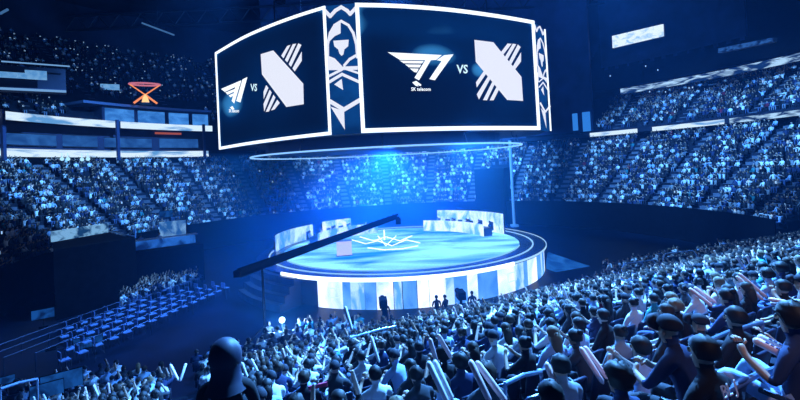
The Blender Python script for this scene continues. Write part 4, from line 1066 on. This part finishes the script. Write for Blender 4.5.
# fixed baton pairs seen in front
notes = ['at the bottom centre', 'left of the middle bottom', 'bottom middle in front of the rails', 'leaning left beside the red cushion', 'upright beside the blue shirt', 'with printed bands at the right edge', 'right of centre in the crowd', 'crossing the crowd near the right edge', 'small, behind the dark cap', 'thin, below the stage front', 'raised at the lower left', 'slanting flat at the right edge']
dep = [4.6, 4.4, 4.6, 5.6, 6.6, 3.6, 8.0, 8.2, 7.4, 9.5, 11, 6.4]
for n_, (pr, nt_, d_) in enumerate(zip(PAIRS, notes, dep)):
    for j_ in range(2):
        b0, b1 = pr[2*j_], pr[2*j_+1]
        P0 = at_depth(b0[0], b0[1], d_+.05*j_); P1 = at_depth(b1[0], b1[1], d_+.25+.05*j_)
        if (P1-P0).length > 1.0: P0 = P1+(P0-P1).normalized()*.9
        make_baton(P0, P1, '%s baton of the pair %s' % ('first' if j_ == 0 else 'second', nt_), 'inflatable batons', baton_w if n_ in (0, 4, 9, 10) else baton_m, n_ == 5)

# tall dark hooded person at the lower left close to the camera
p = at_depth(226, 364, 4.3); zt = tread(p.dot(NV))
hood = Vector((p.x, p.y, p.z-1.62))
m = MB(); m.box((p.x, p.y, (hood.z+zt)/2-.2), (.9, .9, max(.1, hood.z-zt+.4))); tag(m.build('camera_riser', black), 'black riser box under the dark standing person at lower left', 'riser')
o = make_person(hood, FACE-.3, 'standing', 'black', 'bushy', 'black', 0, 1, 1.06, 'tall dark silhouetted person standing close at the lower left')
h = PH['standing']; m = MB()
vs = []
m.sphere(h+Vector((0, -.02, .01)), .150, 20, 14, 0, (.95, 1, 1.12)); m.tube([h+Vector((0, -.03, -.05)), h+Vector((0, -.035, -.14)), h+Vector((0, -.04, -.20)), h+Vector((0, -.04, -.26))], [.13, .125, .15, .19], 20, cap=False)
m.build('hood', mat('hood_cloth', (.012, .02, .05), .55), o, True)

# ================================================================== LEFT PRODUCTION AREA
def g3(px, py, Y): return at_depth(px, py, Y)
A = Vector((-28, 36)); B_ = Vector((-26.8, 41)); Cc_ = Vector((-21.4, 36)); D_ = Vector((-24.5, 31.5))
m = MB(); m.prism([tuple(A), tuple(D_), tuple(Cc_), tuple(B_)], 0, 4.9)
pt = tag(m.build('broadcast_platform', black), 'large black draped broadcast platform at the left with a lit parapet edge', 'platform')
m = MB(); dd = (B_-A).normalized(); nn = Vector((-dd.y, dd.x))
m.add([(A.x, A.y, 4.9), (B_.x, B_.y, 4.9), (B_.x, B_.y, 5.75), (A.x, A.y, 5.75)]+[(A.x+nn.x*.2, A.y+nn.y*.2, 4.9), (B_.x+nn.x*.2, B_.y+nn.y*.2, 4.9), (B_.x+nn.x*.2, B_.y+nn.y*.2, 5.75), (A.x+nn.x*.2, A.y+nn.y*.2, 5.75)],
      [(0, 1, 2, 3), (4, 5, 6, 7), (0, 1, 5, 4), (3, 2, 6, 7), (0, 3, 7, 4), (1, 2, 6, 5)])
m.build('lit_parapet', emit('parapet_led', (.22, .50, .85), .8, noise=((.5, .9, 1.5), (.01, .06, .18), .42, .56)), pt)
m = MB(); m.tube([(B_.x, B_.y, 5.0), (Cc_.x, Cc_.y, 5.0)], .05, 6); m.tube([(Cc_.x, Cc_.y, 4.9), (Cc_.x, Cc_.y, 5.6)], .05, 6); m.build('rail', mat('blue_rail', (.15, .3, .6), .4), pt)
# caster desk
p = g3(162, 247, 41.5); t = empty('caster_desk', (p.x, p.y, 3.4), radians(38), 'long blue lit presenter desk on a riser left of the stage', 'desk')
m = MB(); m.box((0, 0, -1.75), (6.2, 4, 3.3)); m.build('riser', black, t)
m = MB(); m.box((0, -1.2, .38), (5.2, .12, .75)); m.build('front_screen', emit('caster_blue', (.02, .14, .60), .9, noise=((.8, .8, .8), (.003, .02, .12), .4, .6)), t)
m = MB(); m.box((0, -.9, .82), (5.6, .8, .06)); m.box((-2.3, -.8, .4), (.1, .5, .76)); m.box((2.3, -.8, .4), (.1, .5, .76)); m.build('desk_top', mat('desk_pale_top', (.25, .42, .75), .4), t)
R = Matrix.Rotation(radians(38), 3, 'Z')
for i, (x_, sh) in enumerate(((-1.7, 'pale blue'), (-.2, 'white'), (1.4, 'white'))):
    q = Vector((p.x, p.y, 3.4-.10))+R@Vector((x_, -.1, 0)); make_person(q, radians(38+180), 'hands in lap', sh, 'short', 'black', 0, 0, 1.0, '%s presenter seated behind the blue lit presenter desk' % (['leftmost pale blue shirted', 'middle white shirted', 'rightmost white shirted'][i]))
    m = MB(); m.box((q.x, q.y, q.z+.38), (.5, .5, .1), radians(38)); m.box((q.x, q.y, q.z+.2), (.1, .1, .4)); m.box((q.x, q.y, q.z+.13), (.5, .5, .06), radians(38)); tag(m.build('studio_chair', steel), 'small dark studio chair under the %s presenter' % ['leftmost', 'middle', 'rightmost'][i], 'chair', 'presenter chairs')
p = g3(173, 234, 42); m = MB(); m.box((0, 0, 0), (2.2, .2, 2.4)); o = m.build('standing_screen', emit('stand_screen', (.22, .48, .85), .8, noise=((1.1, 1.1, .9), (.02, .12, .40), .42, .6))); o.location = (p.x, p.y, p.z); o.rotation_euler = (0, 0, radians(25)); tag(o, 'pale bright standing screen behind the presenter desk on the left', 'screen')
m = MB(); m.tube([(0, 0, -1.2), (0, 0, -p.z)], .12, 6); m.build('support_leg', steel, o)
# small audience block under the platform
pf = []
for i in range(26):
    for j_ in range(5):
        q = at_z(122+i*3.0, 309-i*1.05, .1); d = Vector((q.x, q.y, 0)).normalized(); pf.append((q.x+d.x*.85*j_+rng.normal()*.05, q.y+d.y*.85*j_, 0.0, radians(-50)+rng.normal()*.2))
pf = [q for q in pf if hypot(q[0]-SC[0], q[1]-SC[1]) > 15.2]
crowd_mesh('left_floor_crowd', far_v, pf, (['white', 'black', 'navy', 'pale blue'], [20, 30, 20, 25]), 'band of floor spectators left of the stage below the platform')
# empty folding chairs in slanting rows, their blue sheen put into the colour
def chair():
    t_ = empty('folding_chair', (0, 0, 0))
    b = MB(); b.box((0, 0, .45), (.46, .44, .05)); b.build('seat', mat('chair_blue_sheen', (.14, .24, .48), .4), t_)
    b = MB(); b.box((0, -.22, .74), (.46, .04, .36)); b.build('backrest', MATS['chair_blue_sheen'], t_)
    for sx in (-1, 1):
        for sy in (-1, 1):
            b = MB(); b.tube([(.2*sx, .2*sy, .45), (.21*sx, .23*sy, 0)], .014, 5); b.build('leg', steel, t_)
    return t_
ch0 = chair(); first = True; n_ = 0
for r_ in range(5):
    for c_ in range(16):
        if n_ >= 90: break
        base = Vector((-14.4-1.25*r_, 37.5-.4*r_, 0)); q = base+Vector((-.22*c_, -.95*c_, 0))
        x, y = proj(q+Vector((0, 0, .5)))
        if y > 392 or x < 60 or hypot(q.x-SC[0], q.y-SC[1]) < 15.2 or q.dot(NV) < 22.5 or any(hypot(q.x-a_[0], q.y-a_[1]) < .8 for a_ in pf): continue
        o = ch0 if first else copy_tree(ch0); first = False
        o.location = q; o.rotation_euler = (0, 0, radians(-35)+rng.normal()*.05); n_ += 1
        tag(o, 'pale blue covered folding chair, %s along in the %s slanting row left of stage' % (ordw(c_+1), ordw(r_+1)), 'chair', 'folding chairs left of the stage')
# production monitors glowing in the dark
for i, (px, py, Y, wd, nm) in enumerate(((43, 314, 30, 1.2, 'highest of the lone glows in the black area'), (51, 354, 26, 1.0, 'above the thin handrail'), (6, 380, 20, .6, 'at the left picture edge'), (88, 343, 26, 1.4, 'in front of the black platform'), (47, 390, 17, 1.0, 'near the bottom left corner'), (62, 381, 17.5, 1.3, 'widest near the lower left crowd'), (166, 214, 46, 1.2, 'in the lower bowl behind the presenter desk'))):
    q = at_depth(px, py, Y); t = empty('crew_monitor', (q.x, q.y, 0), atan2(-q.x, q.y), 'dim blue crew monitor %s' % nm, 'monitor')
    m = MB(); m.box((0, 0, q.z), (wd, .05, wd*.5)); m.build('screen', emit('crew_blue', (.01, .10, .42), .7, noise=((1.6, 1.6, 1.6), (.003, .02, .1), .38, .6)), t)
    m = MB(); m.box((0, .05, q.z), (wd*1.04, .05, wd*.54)); m.build('casing', black, t)
    m = MB(); m.tube([(0, .06, .03), (0, .06, q.z)], .03, 6); m.box((0, .06, .02), (.5, .5, .04)); m.build('stand', black, t)
# low dark dividers between chair blocks
for r_ in range(6):
    a_ = Vector((-13.9-1.25*r_, 34.8-.4*r_, .45)); b_ = a_+Vector((-2.6, -11, 0))
    while b_.dot(NV) < 22.3: b_ = a_+(b_-a_)*.9
    m = MB(); m.tube([a_+Vector((0, 0, .5)), b_+Vector((0, 0, .5))], .03, 6)
    for f_ in (0, .33, .66, 1):
        q = a_.lerp(b_, f_); m.tube([(q.x, q.y, 0), (q.x, q.y, .95)], .025, 6)
    tag(m.build('guard_rail', steel), 'thin steel guard rail beside the %s slanting chair row left of stage' % ordw(r_+1), 'rail', 'guard rails among the folding chairs')
# glaring floor lamp
p = at_depth(282, 320, 25.4)
t = empty('floor_lamp', (p.x, p.y, 0), 0, 'glaring floor spotlight on a stand left of the stage front', 'lamp')
m = MB(); m.tube([(0, 0, .05), (0, 0, p.z-.2)], .04, 6); m.build('pole', steel, t)
m = MB(); 
for k in range(3): m.tube([(0, 0, .4), (.5*cos(k*2.1), .5*sin(k*2.1), .02)], .025, 5)
m.build('tripod_leg', steel, t)
m = MB(); m.sphere((0, 0, p.z), .17, 12, 8); m.build('lamp_globe', emit('lamp_white', (.55, .8, 1), 5), t)
l = bpy.data.lights.new('floor_lamp_light', 'POINT'); l.energy = 1500; l.color = (.2, .5, 1); l.shadow_soft_size = .3
lo = bpy.data.objects.new('floor_lamp_light', l); COL.objects.link(lo); lo.parent = t; lo.location = (.0, -.35, p.z+.1)
# hanging strip of small lamps under the left lower ribbon
for i, (px, py) in enumerate(((62, 159), (68, 159), (82, 159.5), (88, 159))):
    q = at_depth(px, py, 52); m = MB(); m.sphere(q, .22, 8, 6); m.tube([q+Vector((0, 0, .15)), q+Vector((0, 0, .7))], .05, 5)
    tag(m.build('balcony_spotlight', emit('spot_dot', (.40, .75, 1), 1.2)), 'small glaring blue spotlight under the left ribbon, %s from the left' % ORD[i+1], 'spotlight', 'small spotlights under the left ribbon')
# handrails in the near right rows
for (a_, b_, d0, d1, nm) in (((690, 349), (762, 322), 4.6, 6.2, 'upper curved handrail in the near rows at the right'), ((725, 392), (786, 366), 3.4, 4.2, 'lower handrail beneath the pale jeans at the right'), ((505, 384), (541, 372), 5.0, 5.5, 'short pale handrail at the bottom middle'), ((0, 389), (37, 379), 11, 12, 'thin handrail at the lower left corner'), ((350, 338), (396, 326), 15, 17, 'thin pale handrail below the stage front')):
    P = at_depth(*a_, d0); Q = at_depth(*b_, d1); r_ = .025 if d0 < 8 else .035
    m = MB(); m.tube([P-Vector((0, 0, .06)), P, P.lerp(Q, .5)+Vector((0, 0, .03)), Q, Q-Vector((0, 0, .06))], r_, 8)
    zt = min(tread(P.dot(NV)), P.z-.1); zq = min(tread(Q.dot(NV)), Q.z-.1)
    m.tube([P, (P.x, P.y, zt)], r_*.8, 6); m.tube([Q, (Q.x, Q.y, zq)], r_*.8, 6)
    tag(m.build('handrail', mat('rail_steel', (.30, .42, .62), .3, .7)), nm, 'rail')
# camera operators in front of the stage
for (px, py, Y, ps, nm) in ((386, 318, 26.5, 'standing', 'dark clothed camera operator standing before the white stage skirt'), (437, 310, 27, 'standing', 'dark clothed crew member left of the big dark camera before the stage'), (445, 303, 27, 'standing', 'dark clothed crew member right of the big dark camera before the stage'), (472, 296, 27.5, 'standing', 'dark clothed crew member watching from the stage front right')):
    q = at_depth(px, py, Y); make_person((q.x, q.y, 0), rng.normal()*.5, ps, 'black', 'short', 'black', 0, 0, 1.0, nm)
for (px, Y, nm) in ((384, 26.4, 'black broadcast camera on a pedestal in front of the stage centre'), (462, 27.2, 'big black broadcast camera on a pedestal right of the stage centre')):
    q = at_depth(px, 320, Y); t = empty('broadcast_camera', (q.x, q.y, 0), .1, nm, 'camera')
    m = MB(); m.tube([(0, 0, .05), (0, 0, 1.4)], [.12, .08], 8); m.build('pedestal', black, t)
    m = MB(); m.box((0, 0, 1.62), (.45, .9, .45)); m.build('camera_body', black, t)
    m = MB(); m.tube([(0, .45, 1.62), (0, .95, 1.62)], [.13, .17], 10); m.build('lens', black, t)
    m = MB(); 
    for k in range(3): m.tube([(0, 0, .2), (.5*cos(k*2.1), .5*sin(k*2.1), .02)], .05, 5)
    m.build('base_leg', black, t)
# players seated behind the two desks
b = MB(); b.box((0, -.24, .80), (.5, .08, .85)); b.box((0, 0, .42), (.5, .48, .1)); b.tube([(0, 0, .38), (0, 0, .05)], .04, 6); b.box((0, 0, .03), (.55, .08, .05)); b.box((0, 0, .03), (.08, .55, .05))
GC = b.mesh('gaming_chair', mat('gaming_chair_shell', (.02, .02, .03), .5))
for side, aa, sh in (('left', np.linspace(114, 162, 5), 'white'), ('right', np.linspace(20, 64, 5), 'black')):
    for i, q in enumerate(aa):
        c = Vector((SC[0]+9.75*cos(radians(q)), SC[1]+9.75*sin(radians(q)), ZS-.02))
        o = bpy.data.objects.new('gaming_chair', GC); COL.objects.link(o); o.location = c; o.rotation_euler = (0, 0, radians(q+90))
        tag(o, 'black gaming chair of the %s player at the %s desk' % (ORD[i+1], side), 'chair', 'gaming chairs at the %s desk' % side)
        make_person(c, radians(q+90), 'hands in lap', sh, 'headphones', 'black', 0, i % 3, 1.0, '%s shirted player with headphones, %s seat of the %s player desk' % (sh, ORD[i+1], side))
# pale edged barriers at the far edge of the near crowd
for i, (x0, y0, x1, y1, Y) in enumerate(((622, 268, 656, 264, 27), (663, 258, 696, 254, 29), (694, 266, 722, 262, 26))):
    P = at_depth(x0, y0, Y); Q = at_depth(x1, y1, Y+.8); zt = max(0, tread(P.dot(NV)))
    m = MB(); m.tube([(P.x, P.y, zt), P, P+Vector((.2, .05, .25)), Q+Vector((-.2, 0, .25)), Q, (Q.x, Q.y, zt)], .035, 6); m.build if False else None
    t = tag(m.build('crowd_barrier', mat('barrier_steel', (.35, .5, .75), .35, .5)), 'pale edged metal barrier at the back of the near crowd, %s from the left' % ORD[i+1], 'barrier')
    m = MB(); m.box((P+Q)/2-Vector((0, 0, .35)), ((Q-P).length*.9, .04, .7), mtx=Matrix.Rotation(atan2(Q.y-P.y, Q.x-P.x), 3, 'Z')); m.build('infill_panel', mat('barrier_panel', (.02, .03, .07), .5), t)
# red banner among the near rows
p = at_depth(318, 386, 7.2); m = MB(); m.box((0, 0, 0), (.30, .03, .06)); o = m.build('red_placard', mat('red_card', (.65, .03, .12), .6)); o.location = p; o.rotation_euler = (0, radians(-6), radians(10)); tag(o, 'small red placard held up among the near rows', 'placard')
